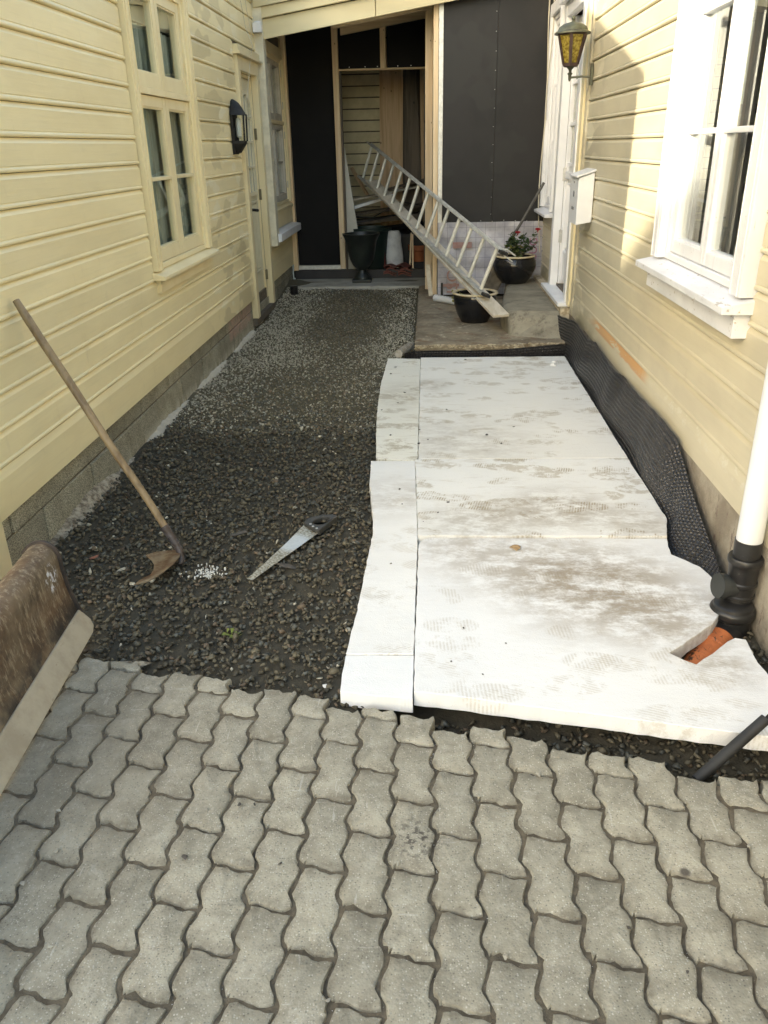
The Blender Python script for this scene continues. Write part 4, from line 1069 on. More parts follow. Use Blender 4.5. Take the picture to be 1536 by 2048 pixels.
# ================================================================== downpipe and drain
DP = empty('downpipe', (1.14, 2.60, -.1), 'white downpipe running into black and orange drain fittings at the foam notch', 'downpipe')
b = MB(); b.tube([(1.14, 2.60, .285), (1.14, 2.60, 3.3)], .0445, 28); b.build('pipe', PIPEW, DP, smooth=True)
b = MB(); b.lathe([(.046, .23), (.0475, .295), (.0475, .305)], (1.14, 2.60, 0), 28)
b.lathe([(.049, .10), (.0495, .125), (.054, .130), (.054, .140), (.050, .145), (.052, .19), (.0555, .212), (.060, .217), (.061, .222), (.061, .234), (.057, .240), (.047, .241)], (1.14, 2.60, 0), 28)
b.lathe([(.047, .05), (.047, .075), (.053, .080), (.053, .088), (.049, .092), (.049, .102)], (1.14, 2.60, 0), 28)
b.build('coupling', BLKP, DP, smooth=True)
b = MB(); b.tube([(1.14, 2.60, .115), (1.068, 2.585, .125)], .040, 22); b.tube([(1.075, 2.586, .124), (1.050, 2.581, .128)], [.046, .045], 24); b.build('cleanout_cap', GREYP, DP, smooth=True)
b = MB(); b.lathe([(.046, .066), (.064, .060), (.069, .056), (.071, .046), (.078, .040), (.080, .034), (.080, .018), (.077, .012), (.070, .006), (.069, -.03), (.069, -.055), (.060, -.065)], (1.118, 2.578, 0), 36); b.tube([(1.11, 2.565, -.055), (1.05, 2.50, -.065)], .062, 24); b.build('socket', BLKP, DP, smooth=True)
b = MB(); A_ = Vector((1.06, 2.505, -.058)); B_ = Vector((.84, 2.245, -.105)); dv = B_ - A_
b.tube([A_, A_ + dv * .12, A_ + dv * .13, A_ + dv * .20, A_ + dv * .21, A_ + dv * .72, A_ + dv * .73, A_ + dv * .82, A_ + dv * .83, B_], [.058, .058, .062, .062, .056, .056, .060, .060, .055, .055], 26)
b.build('drain_pipe', ORP, DP, smooth=True)
b = MB(); b.tube([(.765, 1.79, -.055), (.86, 1.835, .012), (.968, 1.886, .088)], [.0165, .0165, .0160], 16); CN = b.build('conduit', RUB, None, smooth=True)
tag(CN, 'short black foam-covered conduit poking up between paving and front foam board', 'conduit')
b = MB(); b.tube([(.965, 1.885, .086), (1.06, 1.93, .155), (1.13, 1.99, .25)], .0055, 8); b.build('rod', DKM, CN, smooth=True)

# ================================================================== rusty blade
BL = empty('rusty_blade', (-1.26, 2.44, 0), 'rusty curved steel blade with pale cutting edge lying on the paving at the left', 'blade')
prof = [(-1.182, .145), (-1.187, .18), (-1.196, .25), (-1.206, .33), (-1.215, .38), (-1.232, .412), (-1.258, .430), (-1.288, .432), (-1.312, .418), (-1.325, .395)]
prof = [(x * 1.0625, 1.6 - (1.6 - z) * 1.0625) for x, z in prof]
prof = [(x - .02 * math.sin(max(0, min(1, (z - .05) / .31)) * math.pi), z) for x, z in prof]
def curve(p, n=26):
    out = []
    for i in range(n + 1):
        t = i / n * (len(p) - 1); j = min(int(t), len(p) - 2); f = t - j
        p0, p1, p2, p3 = p[max(j - 1, 0)], p[j], p[j + 1], p[min(j + 2, len(p) - 1)]
        out.append(tuple(.5 * (2 * p1[q] + (p2[q] - p0[q]) * f + (2 * p0[q] - 5 * p1[q] + 4 * p2[q] - p3[q]) * f * f + (3 * p1[q] - p0[q] - 3 * p2[q] + p3[q]) * f ** 3) for q in (0, 1)))
    return out
cp = curve(prof)
def thick(cp, t):
    out = []
    for i, p in enumerate(cp):
        a = cp[max(i - 1, 0)]; c = cp[min(i + 1, len(cp) - 1)]; dx, dz = c[0] - a[0], c[1] - a[1]; l = math.hypot(dx, dz) or 1
        out.append((p[0] - dz / l * t, p[1] + dx / l * t))
    return out
sh2 = lambda yy: (-.0 * yy)
th = thick(cp, .012); poly_ = cp + th[::-1]
b = MB(); n = len(cp); NY = 24; V = []
for j in range(NY + 1):
    y = .25 + (2.435 - .25) * j / NY
    for (x, z) in cp: V.append((x + R_.uniform(-.0006, .0006), y, z))
    for (x, z) in th: V.append((x, y, z))
F = []
for j in range(NY):
    for i in range(n - 1):
        F.append((j * 2 * n + i, j * 2 * n + i + 1, (j + 1) * 2 * n + i + 1, (j + 1) * 2 * n + i)); F.append((j * 2 * n + n + i, j * 2 * n + n + i + 1, (j + 1) * 2 * n + n + i + 1, (j + 1) * 2 * n + n + i))
b.raw(V, F); b.build('moldboard', RUST, BL, smooth=True)
b = MB()                                                     # end plate: a lip following the curve
lip_o = thick(cp, .030); lip_i = thick(cp, -.010)
V = [(x, 2.435, z) for x, z in lip_i] + [(x, 2.435, z) for x, z in lip_o] + [(x, 2.447, z) for x, z in lip_i] + [(x, 2.447, z) for x, z in lip_o]
F = []
for i in range(n - 1):
    F += [(i, i + 1, n + i + 1, n + i), (2 * n + i, 2 * n + i + 1, 3 * n + i + 1, 3 * n + i), (i, i + 1, 2 * n + i + 1, 2 * n + i), (n + i, n + i + 1, 3 * n + i + 1, 3 * n + i)]
F += [(0, n, 3 * n, 2 * n), (n - 1, 2 * n - 1, 4 * n - 1, 3 * n - 1)]
b.raw(V, F)
b.build('end_lip', simple('blackened steel lip', (.045, .038, .035), (.08, .06, .05), 20, .6, .2), BL, smooth=True)
b = MB(); b.prism([(.24, 0), (2.40, 0), (2.432, .012), (2.446, .035), (2.438, .092), (.24, .092)], lambda y, h: (-1.212 - .56 * h, y, .016 + h * .83), lambda y, h: (-1.228 - .56 * h, y, .006 + h * .83)); b.build('cutting_edge', CUTE, BL, bevel=.004)
b = MB()
for y in (.6, 1.2, 1.8): b.prism([(-1.30, .34), (-1.41, .35), (-1.56, .02), (-1.25, .02)], lambda x, z: (x - .012, y, z), lambda x, z: (x - .012, y + .012, z))
b.build('rib', RUST, BL)

BL.rotation_euler = (0, 0, math.radians(3.9))
# ================================================================== hoe
HO = empty('hoe', (-1.10, 3.05, 0), 'rusty hoe with long worn wooden handle leaning on the yellow wall', 'hoe')
b = MB(); top_ = Vector((-1.645, 3.18, 1.065)); soc = Vector((-1.115, 3.03, .125)); n_ = 14
b.tube([soc + (top_ - soc) * (i / n_) + Vector((0, .004 * math.sin(i * .9), .004 * math.sin(i * .6))) for i in range(n_ + 1)] , [.0155 + .002 * (i / n_) for i in range(n_)] + [.014], 14); b.build('handle', HND, HO, smooth=True)
b = MB(); dr_ = (soc - top_).normalized(); b.tube([soc - dr_ * .02, soc + dr_ * .06, soc + dr_ * .10, Vector((-1.056, 3.00, -.002)), Vector((-1.062, 2.985, -.018))], [.019, .017, .0165, .015, .012], 14); b.build('socket', simple('dull grey steel', (.12, .11, .12), (.08, .06, .05), 30, .5, .4), HO, smooth=True)
out_ = [(-1.095, 3.045), (-1.064, 3.015), (-1.050, 2.965), (-1.058, 2.90), (-1.088, 2.835), (-1.128, 2.775), (-1.178, 2.748), (-1.165, 2.79), (-1.140, 2.83), (-1.137, 2.87), (-1.150, 2.92), (-1.178, 2.965), (-1.215, 3.005), (-1.180, 3.035), (-1.14, 3.046)]
b = MB(); hz = lambda x, y: .012 + .030 * max(0, (x + 1.15) / .1) ** 2 * .6
b.prism(out_, lambda x, y: (x, y, hz(x, y)), lambda x, y: (x, y, hz(x, y) + .0035)); b.build('blade', HOEM, HO)

# ================================================================== handsaw
SW = empty('handsaw', (-.6, 3.15, -.02), 'handsaw with dark plastic handle and worn blade lying on the gravel', 'saw')
tip = [(-.745, 2.862), (-.722, 2.850), (-.62, 2.995), (-.498, 3.262), (-.503, 3.285), (-.555, 3.352), (-.573, 3.345), (-.625, 3.18), (-.700, 2.975)]
teeth = []
p0, p1 = Vector((-.722, 2.850)), Vector((-.498, 3.262)); NT = 70
for i in range(NT + 1):
    q = p0 + (p1 - p0) * (i / NT); dn = Vector((p1.y - p0.y, -(p1.x - p0.x))).normalized() * (.0022 if i % 2 else 0); teeth.append((q.x + dn.x, q.y + dn.y))
b = MB(); b.prism([tip[0]] + teeth + tip[4:], lambda x, y: (x, y, -.018 + (y - 2.85) * .04), lambda x, y: (x, y, -.0168 + (y - 2.85) * .04)); b.build('blade', SAWM, SW)
oh = [(-.575, 3.335), (-.568, 3.375), (-.545, 3.402), (-.50, 3.425), (-.452, 3.432), (-.425, 3.418), (-.428, 3.40), (-.455, 3.345), (-.49, 3.262), (-.51, 3.258)]
ih = [(-.535, 3.345), (-.525, 3.375), (-.495, 3.398), (-.468, 3.400), (-.458, 3.388), (-.485, 3.325), (-.50, 3.318), (-.52, 3.325), (-.53, 3.333), (-.534, 3.338)]
b = MB(); n = 10; zo, zi = .022, .022
V = [(x, y, -.012) for x, y in oh] + [(x, y, -.012) for x, y in ih] + [(x, y, .016) for x, y in oh] + [(x, y, .016) for x, y in ih]
F = []
for i in range(n):
    k2 = (i + 1) % n; F += [(i, k2, n + k2, n + i), (2 * n + i, 2 * n + k2, 3 * n + k2, 3 * n + i), (i, k2, 2 * n + k2, 2 * n + i), (n + i, n + k2, 3 * n + k2, 3 * n + i)]
b.raw(V, F); b.build('handle', simple('dark grey saw grip', (.035, .037, .036), (.055, .05, .045), 40, .5), SW, bevel=.006)
b = MB()
for (x, y) in ((-.525, 3.295), (-.54, 3.32), (-.505, 3.275)): b.lathe([(.006, 0), (.006, .002), (.003, .003)], (x, y, .016), 10)
b.build('rivets', STEEL, SW)

# ================================================================== ladder on a plank
LD = empty('ladder', (.48, 7.35, .40), 'long aluminium ladder lying on edge up into the porch opening', 'ladder')
B0, B1, T0, T1 = Vector((.480, 7.35, .414)), Vector((-.848, 10.9, 1.262)), Vector((.609, 7.35, .754)), Vector((-.731, 10.9, 1.615))
ax = (B1 - B0).normalized(); rg = (T0 - B0); rg = (rg - ax * rg.dot(ax)).normalized(); nn = ax.cross(rg)
def lp(t, h): return B0.lerp(B1, t).lerp(T0.lerp(T1, t), h)
for h_, e in ((0, -1), (1, 1)):
    b = MB()
    a0, a1 = lp(-.022, h_) + rg * .010 * e, lp(1.01, h_) + rg * .010 * e
    b.bar(a0, a1, rg, .066, .006)
    for q in (-1, 1): b.bar(a0 + nn * .030 * q - rg * .008 * e * -1, a1 + nn * .030 * q - rg * .008 * e * -1, rg, .006, .020)
    b.build('rail', ALU, LD, bevel=.0015)
NR = 14
for i in range(NR):
    t = .006 + (i / (NR - 1)) * .972; b = MB(); b.tube([lp(t, 0), lp(t, 1)], .0175, 12); b.build('rung', ALUR, LD, smooth=True)
    b = MB(); p = lp(t, 0) + rg * .0; b.tube([p, p + rg * .006], .021, 12); b.build('rung_collar', ALU, LD, smooth=True)
b = MB(); b.bar(lp(-.032, 0) - rg * .010, lp(-.018, 0) - rg * .010, rg, .074, .026); b.build('foot', RUB, LD, bevel=.003)
b = MB(); b.bar(lp(-.032, 1) + rg * .010, lp(-.018, 1) + rg * .010, rg, .074, .026); b.build('foot', RUB, LD, bevel=.003)
b = MB(); p = lp(-.01, 1) + rg * .02; b.tube([p, p + Vector((.05, -.03, -.0)), p + Vector((.12, -.02, -.05)), p + Vector((.13, .02, -.06))], .008, 8); b.tube([p, p + Vector((.03, -.06, -.05)), p + Vector((.10, -.05, -.10))], .006, 8); b.build('hook', ALU, LD, smooth=True)
PK0, PK1 = Vector((.629, 7.0, .250)), Vector((-.70, 10.6, 1.215))
b = MB(); b.bar(PK0, PK1, (0, 0, 1), .150, .022); tag(b.build('plank', PLK, bevel=.002), 'paint-splashed plank under the ladder resting on the rim of the front pot', 'plank')

# ================================================================== pots, rose, shovel
def pot(c, prof, rimr, rimz, label, soilz):
    P_ = empty('glazed_pot', c, label, 'pot')
    b = MB(); b.lathe(prof, c, 40); b.build('body', POT, P_, smooth=True)
    b = MB(); b.lathe([(rimr - .030, rimz - .02), (rimr - .028, rimz), (rimr - .018, rimz + .008), (rimr - .004, rimz + .008), (rimr + .004, rimz), (rimr, rimz - .008)], c, 40)
    # open ring
    b.f = b.f[:-2]; b.m = b.m[:-2]; b.build('rim', RIMG, P_, smooth=True)
    b = MB(); b.lathe([(rimr - .03, soilz), (.01, soilz + .012)], c, 24); b.build('soil', SOIL, P_, smooth=True)
    return P_
pot((.43, 7.53, .105), [(.125, 0), (.132, .015), (.162, .07), (.188, .15), (.197, .215), (.195, .245), (.188, .258), (.165, .258), (.16, .21)], .208, .260, 'black glazed pot with cream rim carrying the plank and ladder foot', .225)
pot((.885, 8.60, .284), [(.125, 0), (.135, .012), (.175, .06), (.210, .13), (.222, .18), (.215, .225), (.198, .25), (.190, .262), (.17, .262), (.165, .22)], .206, .268, 'dark bulbous glazed pot holding the red rose', .24)
RB = empty('rose_bush', (.93, 8.60, .52), 'small rose bush with two red blooms growing in the bulbous pot', 'rose')
b = MB(); lv = MB(); tips = []
for i in range(15):
    a = R_.uniform(0, 6.28); h = R_.uniform(.12, .27); sp = R_.uniform(.03, .15)
    if i < 3: a, h, sp = ((-2.6, .27, .10), (.2, .24, .18), (.0, .17, .17))[i]
    p = [Vector((.93 + .02 * math.cos(a), 8.60 + .02 * math.sin(a), .515))]
    for t in (.35, .7, 1): p.append(Vector((.93 + sp * t * math.cos(a) + .01 * R_.uniform(-1, 1), 8.58 + sp * t * math.sin(a) * .8, .515 + h * (t ** .8))))
    b.tube(p, [.004, .0035, .003, .002], 5); tips.append(p[-1])
    for q in range(24):
        t = R_.uniform(.25, 1.05); j = min(int(t * 3), 2); base = p[j].lerp(p[j + 1], min(1, t * 3 - j)) + Vector((R_.uniform(-.03, .03), R_.uniform(-.03, .03), R_.uniform(-.015, .02)))
        d = Vector((R_.uniform(-1, 1), R_.uniform(-1, 1), R_.uniform(-.5, .6))).normalized(); s_ = d.cross(Vector((R_.uniform(-.4, .4), R_.uniform(-.4, .4), 1))).normalized(); l = R_.uniform(.030, .052); w_ = l * .36; up_ = d.cross(s_)
        lv.raw([base, base + d * l * .35 + s_ * w_ - up_ * .003, base + d * l * .8 + s_ * w_ * .7 - up_ * .003, base + d * l - up_ * .004, base + d * l * .8 - s_ * w_ * .7 - up_ * .003, base + d * l * .35 - s_ * w_ - up_ * .003, base + d * l * .5 + up_ * .002],
               [(0, 1, 6), (1, 2, 6), (2, 3, 6), (3, 4, 6), (4, 5, 6), (5, 0, 6)], 0 if R_.random() > .12 else 1)
b.build('stem', STEM, RB, smooth=True); o = lv.build('leaves', [GRN, GRN2], RB); o['kind'] = 'stuff'
for c in (Vector((.895, 8.50, .775)), Vector((1.095, 8.52, .80))):
    f_ = MB()
    for ring, (nr, rr_, tilt) in enumerate(((3, .007, 1.3), (5, .015, .95), (6, .023, .55))):
        for q in range(nr):
            a = 2 * math.pi * q / nr + ring; d = Vector((math.cos(a), math.sin(a), 0)); t_ = Vector((-math.sin(a), math.cos(a), 0)); up_ = Vector((0, 0, 1))
            o_ = c + d * rr_ * .3; e_ = o_ + d * rr_ * math.cos(tilt) * 1.1 + up_ * .024 * math.sin(tilt + .3)
            f_.raw([o_ - t_ * rr_ * .4, o_ + t_ * rr_ * .4, e_ + t_ * rr_ * .75 - up_ * .004, e_ + up_ * .003 + d * .004, e_ - t_ * rr_ * .75 - up_ * .004], [(0, 1, 2, 3, 4)])
    f_.tube([c - Vector((0, 0, .02)), c], [.003, .008], 6); f_.build('bloom', ROSE, RB)
b = MB()
for i in range(12):
    a = R_.uniform(2.2, 4.2); c = Vector((.27 + R_.uniform(-.03, .03), 7.58 + R_.uniform(-.04, .06), .33 + R_.uniform(-.05, .05))); b.raw([c, c + Vector((-.02, 0, .012)), c + Vector((-.03, -.004, -.006)), c + Vector((-.012, 0, -.016))], [(0, 1, 2, 3)])
b.tube([(.36, 7.53, .33), (.29, 7.54, .36), (.25, 7.55, .31)], .003, 5)
tag(b.build('withered_plant', GRN2), 'withered trailing plant hanging over the left rim of the front pot', 'plant')
SV = empty('shovel', (.72, 8.55, .11), 'muddy shovel leaning from the floor to the right window corner behind the rose', 'shovel')
b = MB(); b.tube([(.775, 8.66, .58), (.96, 8.72, .88), (1.165, 8.80, 1.23)], [.015, .014, .0135], 12); b.build('handle', simple('grey shovel shaft', (.10, .095, .08), (.06, .055, .05), 20, .6), SV, smooth=True)
b = MB(); sp_ = [(-.015, .30), (.015, .30), (.05, .27), (.095, .25), (.10, .15), (.085, .04), (.04, -.03), (0, -.05), (-.04, -.03), (-.085, .04), (-.10, .15), (-.095, .25), (-.05, .27)]
dsv = (Vector((.775, 8.66, .58)) - Vector((.60, 8.60, .14))).normalized(); ssv = Vector((0, 1, 0)).cross(dsv).normalized(); nsv = dsv.cross(ssv)
orgv = Vector((.63, 8.60, .19))
b.prism(sp_, lambda u, v: tuple(orgv + ssv * u + dsv * (v * 1.45) - nsv * (.03 - 3 * u * u)), lambda u, v: tuple(orgv + ssv * u + dsv * (v * 1.45) - nsv * (.034 - 3 * u * u))); b.build('blade', simple('muddy shovel blade', (.085, .07, .05), (.16, .13, .09), 12, .7, bump=.5), SV)
b = MB(); b.tube([(.075, 8.58, .141), (.31, 8.32, .141)], .036, 20); PT = b.build('plastic_tube', PIPEW, None, smooth=True); tag(PT, 'white plastic tube with small print lying left of the front pot', 'tube')
b = MB()
for i in range(7): p = Vector((.11, 8.535, .176)).lerp(Vector((.28, 8.35, .176)), i / 6); b.box(p.x - .006, p.x + .006, p.y - .010, p.y - .004, p.z - .006, p.z + .0008)
b.build('print', RUB, PT)
b = MB(); b.box(.135, .158, 8.78, 8.80, .105, .26); tag(b.build('black_strut', RUB), 'short black strip standing at the foot of the corner post', 'strip')

# ================================================================== porch contents
UR = empty('garden_urn', (-.80, 10.02, .10), 'dark green-black garden urn on a square foot in front of the porch opening', 'urn')
b = MB(); b.lathe([(.075, .085), (.055, .11), (.05, .14), (.075, .165), (.11, .20), (.145, .27), (.165, .36), (.180, .46), (.205, .52), (.222, .545), (.225, .56), (.20, .56), (.19, .53), (.16, .47)], (-.80, 10.02, .10), 36); b.build('bowl', URNM, UR, smooth=True)
b = MB(); b.box(-.915, -.685, 9.905, 10.135, .101, .135); b.lathe([(.10, .035), (.095, .06), (.075, .09)], (-.80, 10.02, .10), 24); b.build('foot', URNM, UR, bevel=.004)
b = MB(); b.lathe([(.20, 0), (.225, .05), (.245, .50), (.262, .505), (.262, .535), (.235, .54), (.23, .5)], (-.72, 10.55, .14), 32); tag(b.build('green_barrel', DRUM, smooth=True), 'dark green plastic barrel standing behind the urn', 'barrel')
b = MB(); pts = []
b.lathe([(.085, 0), (.11, .03), (.115, .2), (.10, .38), (.085, .46), (.07, .50), (.055, .505)], (-.43, 10.48, .14), 14, sx=1, sy=.6)
o = b.build('white_sack', SACK, smooth=True); tag(o, 'crumpled white sack standing between barrel and terracotta pot', 'sack')
for v in o.data.vertices: v.co.x += .010 * math.sin(v.co.z * 31 + v.co.y * 20) + .05 * (.25 - v.co.z) * .3; v.co.y += .008 * math.sin(v.co.z * 23)
b = MB(); b.box(-.57, -.535, 10.40, 10.6, .14, .62); tag(b.build('red_bag', simple('dark red bag', (.16, .02, .02), rough=.6), bevel=.01), 'narrow dark red bag pressed against the left side of the white sack', 'bag')
b = MB(); b.lathe([(.085, 0), (.12, .13), (.135, .14), (.135, .20), (.118, .20), (.115, .15)], (-.12, 10.68, .25), 28); tag(b.build('terracotta_pot', TERR, smooth=True), 'empty terracotta pot in the right corner of the porch', 'pot')
b = MB(); b.box(-.24, .0, 10.56, 10.82, .14, .248); tag(b.build('dark_crate', simple('dark box', (.02, .02, .025), rough=.7)), 'dark low crate under the terracotta pot', 'crate')
k_i = 0
for i in range(4):
    for j in range(2):
        x = -.46 + .045 * i * 0 + j * .17 + R_.uniform(-.02, .02); z = .142 + i * .030; a = R_.uniform(-.25, .25)
        b = MB(); n = 8; V = []
        for q in range(n + 1):
            u = -.08 + .16 * q / n; hh = .016 * math.sin(q / n * math.pi * 1.6)
            V += [(u, -.12, hh), (u, .12, hh), (u, -.12, hh + .014), (u, .12, hh + .014)]
        b.raw(V, [(4 * q + s0, 4 * q + s1, 4 * q + 4 + s1, 4 * q + 4 + s0) for q in range(n) for (s0, s1) in ((0, 1), (1, 3), (3, 2), (2, 0))] + [(0, 1, 3, 2), (4 * n, 4 * n + 1, 4 * n + 3, 4 * n + 2)])
        me = b.mesh('roof_tile', TILE); ob = add('roof_tile', me, None, (x, 10.36 + R_.uniform(-.02, .02), z), (R_.uniform(-.06, .06), R_.uniform(-.05, .05), a))
        tag(ob, '%s curved red roof tile in the %s pile in front of the sack' % (('lowest', 'second lowest', 'second highest', 'topmost')[i], ('left', 'right')[j]), 'roof tile', 'red roof tiles piled in the porch opening')
b = MB(); b.bar((-.235, 10.45, .14), (-.215, 10.62, .60), (0, 1, 0), .018, .018); tag(b.build('thin_stake', PINE), 'thin pale stake standing left of the terracotta pot', 'stake')
b = MB(); b.bar((-.19, 10.42, .14), (-.20, 10.62, .58), (0, 1, 0), .022, .018); tag(b.build('thin_stake', PINE), 'thicker pale stake nearest the terracotta pot', 'stake')
b = MB(); b.prism([(-1.015, 1.62), (-1.00, 1.60), (-.86, .62), (-.80, .32), (-.78, .18), (-1.07, .145)], lambda x, z: (x, 10.36 + (z - .145) * .05, z), lambda x, z: (x, 10.385 + (z - .145) * .05, z)); tag(b.build('tapered_offcut', simple('off white panel', (.52, .50, .44), (.45, .43, .37), 5, .6)), 'tall tapering off-white panel leaning at the left of the opening', 'panel')
for i, (p, q, wd, th_, m, lab) in enumerate([((-1.0, 10.9, .98), (-.1, 11.3, 1.12), .16, .02, PLK, 'grey white board on top of the clutter pile inside the porch'),
    ((-1.02, 10.75, .88), (-.45, 10.85, 1.03), .10, .035, WHTP, 'white painted board jutting out over the clutter in the porch'),
    ((-.98, 11.1, .80), (.0, 11.2, .90), .3, .03, OLDW, 'dark board in the middle of the clutter pile'),
    ((-1.0, 11.0, .70), (-.1, 11.1, .78), .3, .05, OLDW, 'thick dark board low in the clutter pile'),
    ((-.95, 10.8, .60), (-.05, 11.2, .66), .2, .04, BLK, 'black board at the bottom of the clutter pile'),
    ((-1.0, 11.3, 1.35), (-.78, 11.2, 1.0), .05, .03, KNOT, 'short pine offcut leaning behind the white panel'),
    ((-.55, 11.2, 1.08), (-.02, 11.3, 1.20), .18, .02, OLDW, 'dark thin board lying under the ladder far end')]):
    b = MB(); b.bar(p, q, (0, 0, 1), wd, th_); tag(b.build('stacked_board', m), lab, 'board')
b = MB(); b.tube([(-1.0, 10.72, .80), (-.7, 10.75, .78), (-.35, 10.9, .95), (-.1, 11, .9)], .006, 6); b.tube([(-.95, 10.7, .72), (-.6, 10.8, .76), (-.3, 10.9, .82)], .008, 6); tag(b.build('loose_cable', RUB, smooth=True), 'dark cable draped over the clutter pile in the porch', 'cable')
b = MB(); b.box(-1.0, .0, 10.75, 11.45, .14, .58); tag(b.build('covered_pile', simple('dark tarpaulin', (.012, .012, .013), (.02, .02, .02), 5, .6, bump=.6, bscale=9), bevel=.04), 'dark tarpaulin heap filling the back of the porch', 'tarpaulin')

# ================================================================== lamps, mailbox, small fittings
LL = empty('wall_lantern', (XL + .02, 7.52, 1.6), 'black half lantern on the yellow wall beside the cream door', 'wall lamp')
b = MB()
b.prism([(7.395, 1.86), (7.62, 1.86), (7.58, 1.92), (7.55, 1.965), (7.51, 1.985), (7.465, 1.965), (7.435, 1.92)], lambda u, z: (XL + .006, u, z), lambda u, z: (XL + .024, u, z))
V = []; n = 10
for r_, zz in ((.120, 1.862), (.100, 1.875), (.075, 1.92), (.05, 1.955), (.012, 1.98)):
    for q in range(n + 1): t = math.pi * q / n; V.append((XL + .02 + r_ * math.sin(t) * .95, 7.508 - r_ * math.cos(t), zz))
b.raw(V, [(r_ * (n + 1) + q, r_ * (n + 1) + q + 1, (r_ + 1) * (n + 1) + q + 1, (r_ + 1) * (n + 1) + q) for r_ in range(4) for q in range(n)])
b.raw([(XL + .02, 7.508, 1.861)] + V[:n + 1], [(0, q + 1, q + 2) for q in range(n)])
b.build('hood', DKM, LL, smooth=True)
b = MB(); wbox(b, 'L', 7.415, 7.60, .004, .018, 1.56, 1.87)
for (dd, uu) in ((.0, 7.41), (.085, 7.45), (.085, 7.565), (.0, 7.606)): b.bar((XL + .018 + dd, uu, 1.66), (XL + .018 + dd * 1.1, uu, 1.862), (1, 0, 0), .012, .012)
b.prism([(7.408, .008), (7.447, .100), (7.568, .100), (7.608, .008)], lambda u, d: (XL + d, u, 1.645), lambda u, d: (XL + d, u, 1.665))
b.raw([(XL + .01, 7.41, 1.645), (XL + .10, 7.447, 1.645), (XL + .10, 7.568, 1.645), (XL + .01, 7.606, 1.645), (XL + .01, 7.46, 1.575), (XL + .05, 7.475, 1.570), (XL + .05, 7.54, 1.570), (XL + .01, 7.555, 1.575)],
      [(0, 1, 5, 4), (1, 2, 6, 5), (2, 3, 7, 6), (4, 5, 6, 7)])
b.build('cage', DKM, LL)
b = MB(); b.prism([(7.414, .012), (7.451, .094), (7.564, .094), (7.602, .012)], lambda u, d: (XL + d, u, 1.666), lambda u, d: (XL + d, u, 1.86))
o = b.build('lamp_pane', GLS, LL)
b = MB(); b.lathe([(.012, 0), (.022, .01), (.024, .13), (.015, .15)], (XL + .05, 7.508, 1.69), 16); b.build('bulb', BULB, LL, smooth=True)

LR = empty('wall_lantern', (XR, 6.72, 2.05), 'greenish metal wall lantern with amber glass beside the white door', 'wall lamp')
lc = (1.035, 6.74, 0)
b = MB(); wbox(b, 'R', 6.69, 6.735, .006, .022, 1.975, 2.115); b.tube([(XR - .02, 6.715, 2.03), (1.12, 6.735, 2.035), (1.045, 6.74, 2.03)], .0075, 10); b.lathe([(.005, 2.005), (.010, 2.02), (.012, 2.045), (.02, 2.055), (.009, 2.065), (.012, 2.08), (.022, 2.09), (.032, 2.10)], lc, 14)
b.build('bracket', VERD, LR, smooth=True)
b = MB(); b.lathe([(.130, 2.306), (.128, 2.316), (.108, 2.326), (.098, 2.350), (.070, 2.368), (.035, 2.378), (.012, 2.384), (.008, 2.392), (.014, 2.402), (.012, 2.412), (.004, 2.420)], lc, 28); b.build('hood', VERD, LR, smooth=True)
b = MB(); b.lathe([(.050, 2.098), (.060, 2.104), (.060, 2.118), (.056, 2.122)], lc, 6, ph=.3)
for q in range(6):
    t = 2 * math.pi * q / 6 + .3; b.bar((lc[0] + .057 * math.cos(t), lc[1] + .057 * math.sin(t), 2.115), (lc[0] + .108 * math.cos(t), lc[1] + .108 * math.sin(t), 2.308), (math.cos(t), math.sin(t), 0), .022, .008)
b.lathe([(.106, 2.298), (.110, 2.300), (.110, 2.308), (.104, 2.308)], lc, 6, ph=.3)
b.build('cage', BRNM, LR)
b = MB(); b.lathe([(.052, 2.118), (.102, 2.302)], lc, 6, ph=.3); b.build('lamp_glass', GLASSY, LR)
MX = empty('mailbox', (XR, 6.4, 1.05), 'white metal mailbox with sloping lid on the cream wall', 'mailbox')
b = MB(); b.prism([(.004, 1.06), (.118, 1.04), (.118, 1.36), (.004, 1.40)], lambda d, z: (XR - d, 6.30, z), lambda d, z: (XR - d, 6.62, z)); b.build('box', WHTP, MX, bevel=.006)
b = MB(); b.prism([(.0, 1.405), (.135, 1.362), (.135, 1.378), (.0, 1.421)], lambda d, z: (XR - d, 6.285, z), lambda d, z: (XR - d, 6.635, z)); b.build('lid', WHTP, MX, bevel=.004)
b = MB(); b.tube([(XR - .118, 6.46, 1.33), (XR - .124, 6.46, 1.33)], .008, 10); b.box(XR - .124, XR - .1185, 6.42, 6.50, 1.14, 1.16); b.tube([(XR - .118, 6.46, 1.25), (XR - .122, 6.46, 1.25)], .022, 12); b.build('lock', simple('grey lock', (.25, .25, .26), rough=.5), MX)
JB = MB(); JB.lathe([(.035, 0), (.040, .01), (.040, .085), (.03, .095)], (XL + .055, 8.72, 2.60), 16); JB.box(XL + .01, XL + .09, 8.68, 8.76, 2.60, 2.68)
tag(JB.build('junction_box', WHTP, bevel=.004), 'small white junction box at the corner above the cream door', 'junction box')
b = MB(); b.tube([(XL + .012, 8.1, 3.0), (XL + .012, 8.22, 2.78), (XL + .016, 8.32, 2.60), (XL + .075, 8.28, 2.45), (XL + .05, 8.24, 2.33), (XL + .038, 8.10, 2.10), (XL + .036, 8.03, 2.02)], .003, 6); b.tube([(XL + .012, 8.3, 3.1), (XL + .014, 8.45, 2.75), (XL + .014, 8.6, 2.55)], .0025, 6)
tag(b.build('loose_cable', CBL, smooth=True), 'thin pale cable dangling on the yellow wall above the cream door', 'cable')
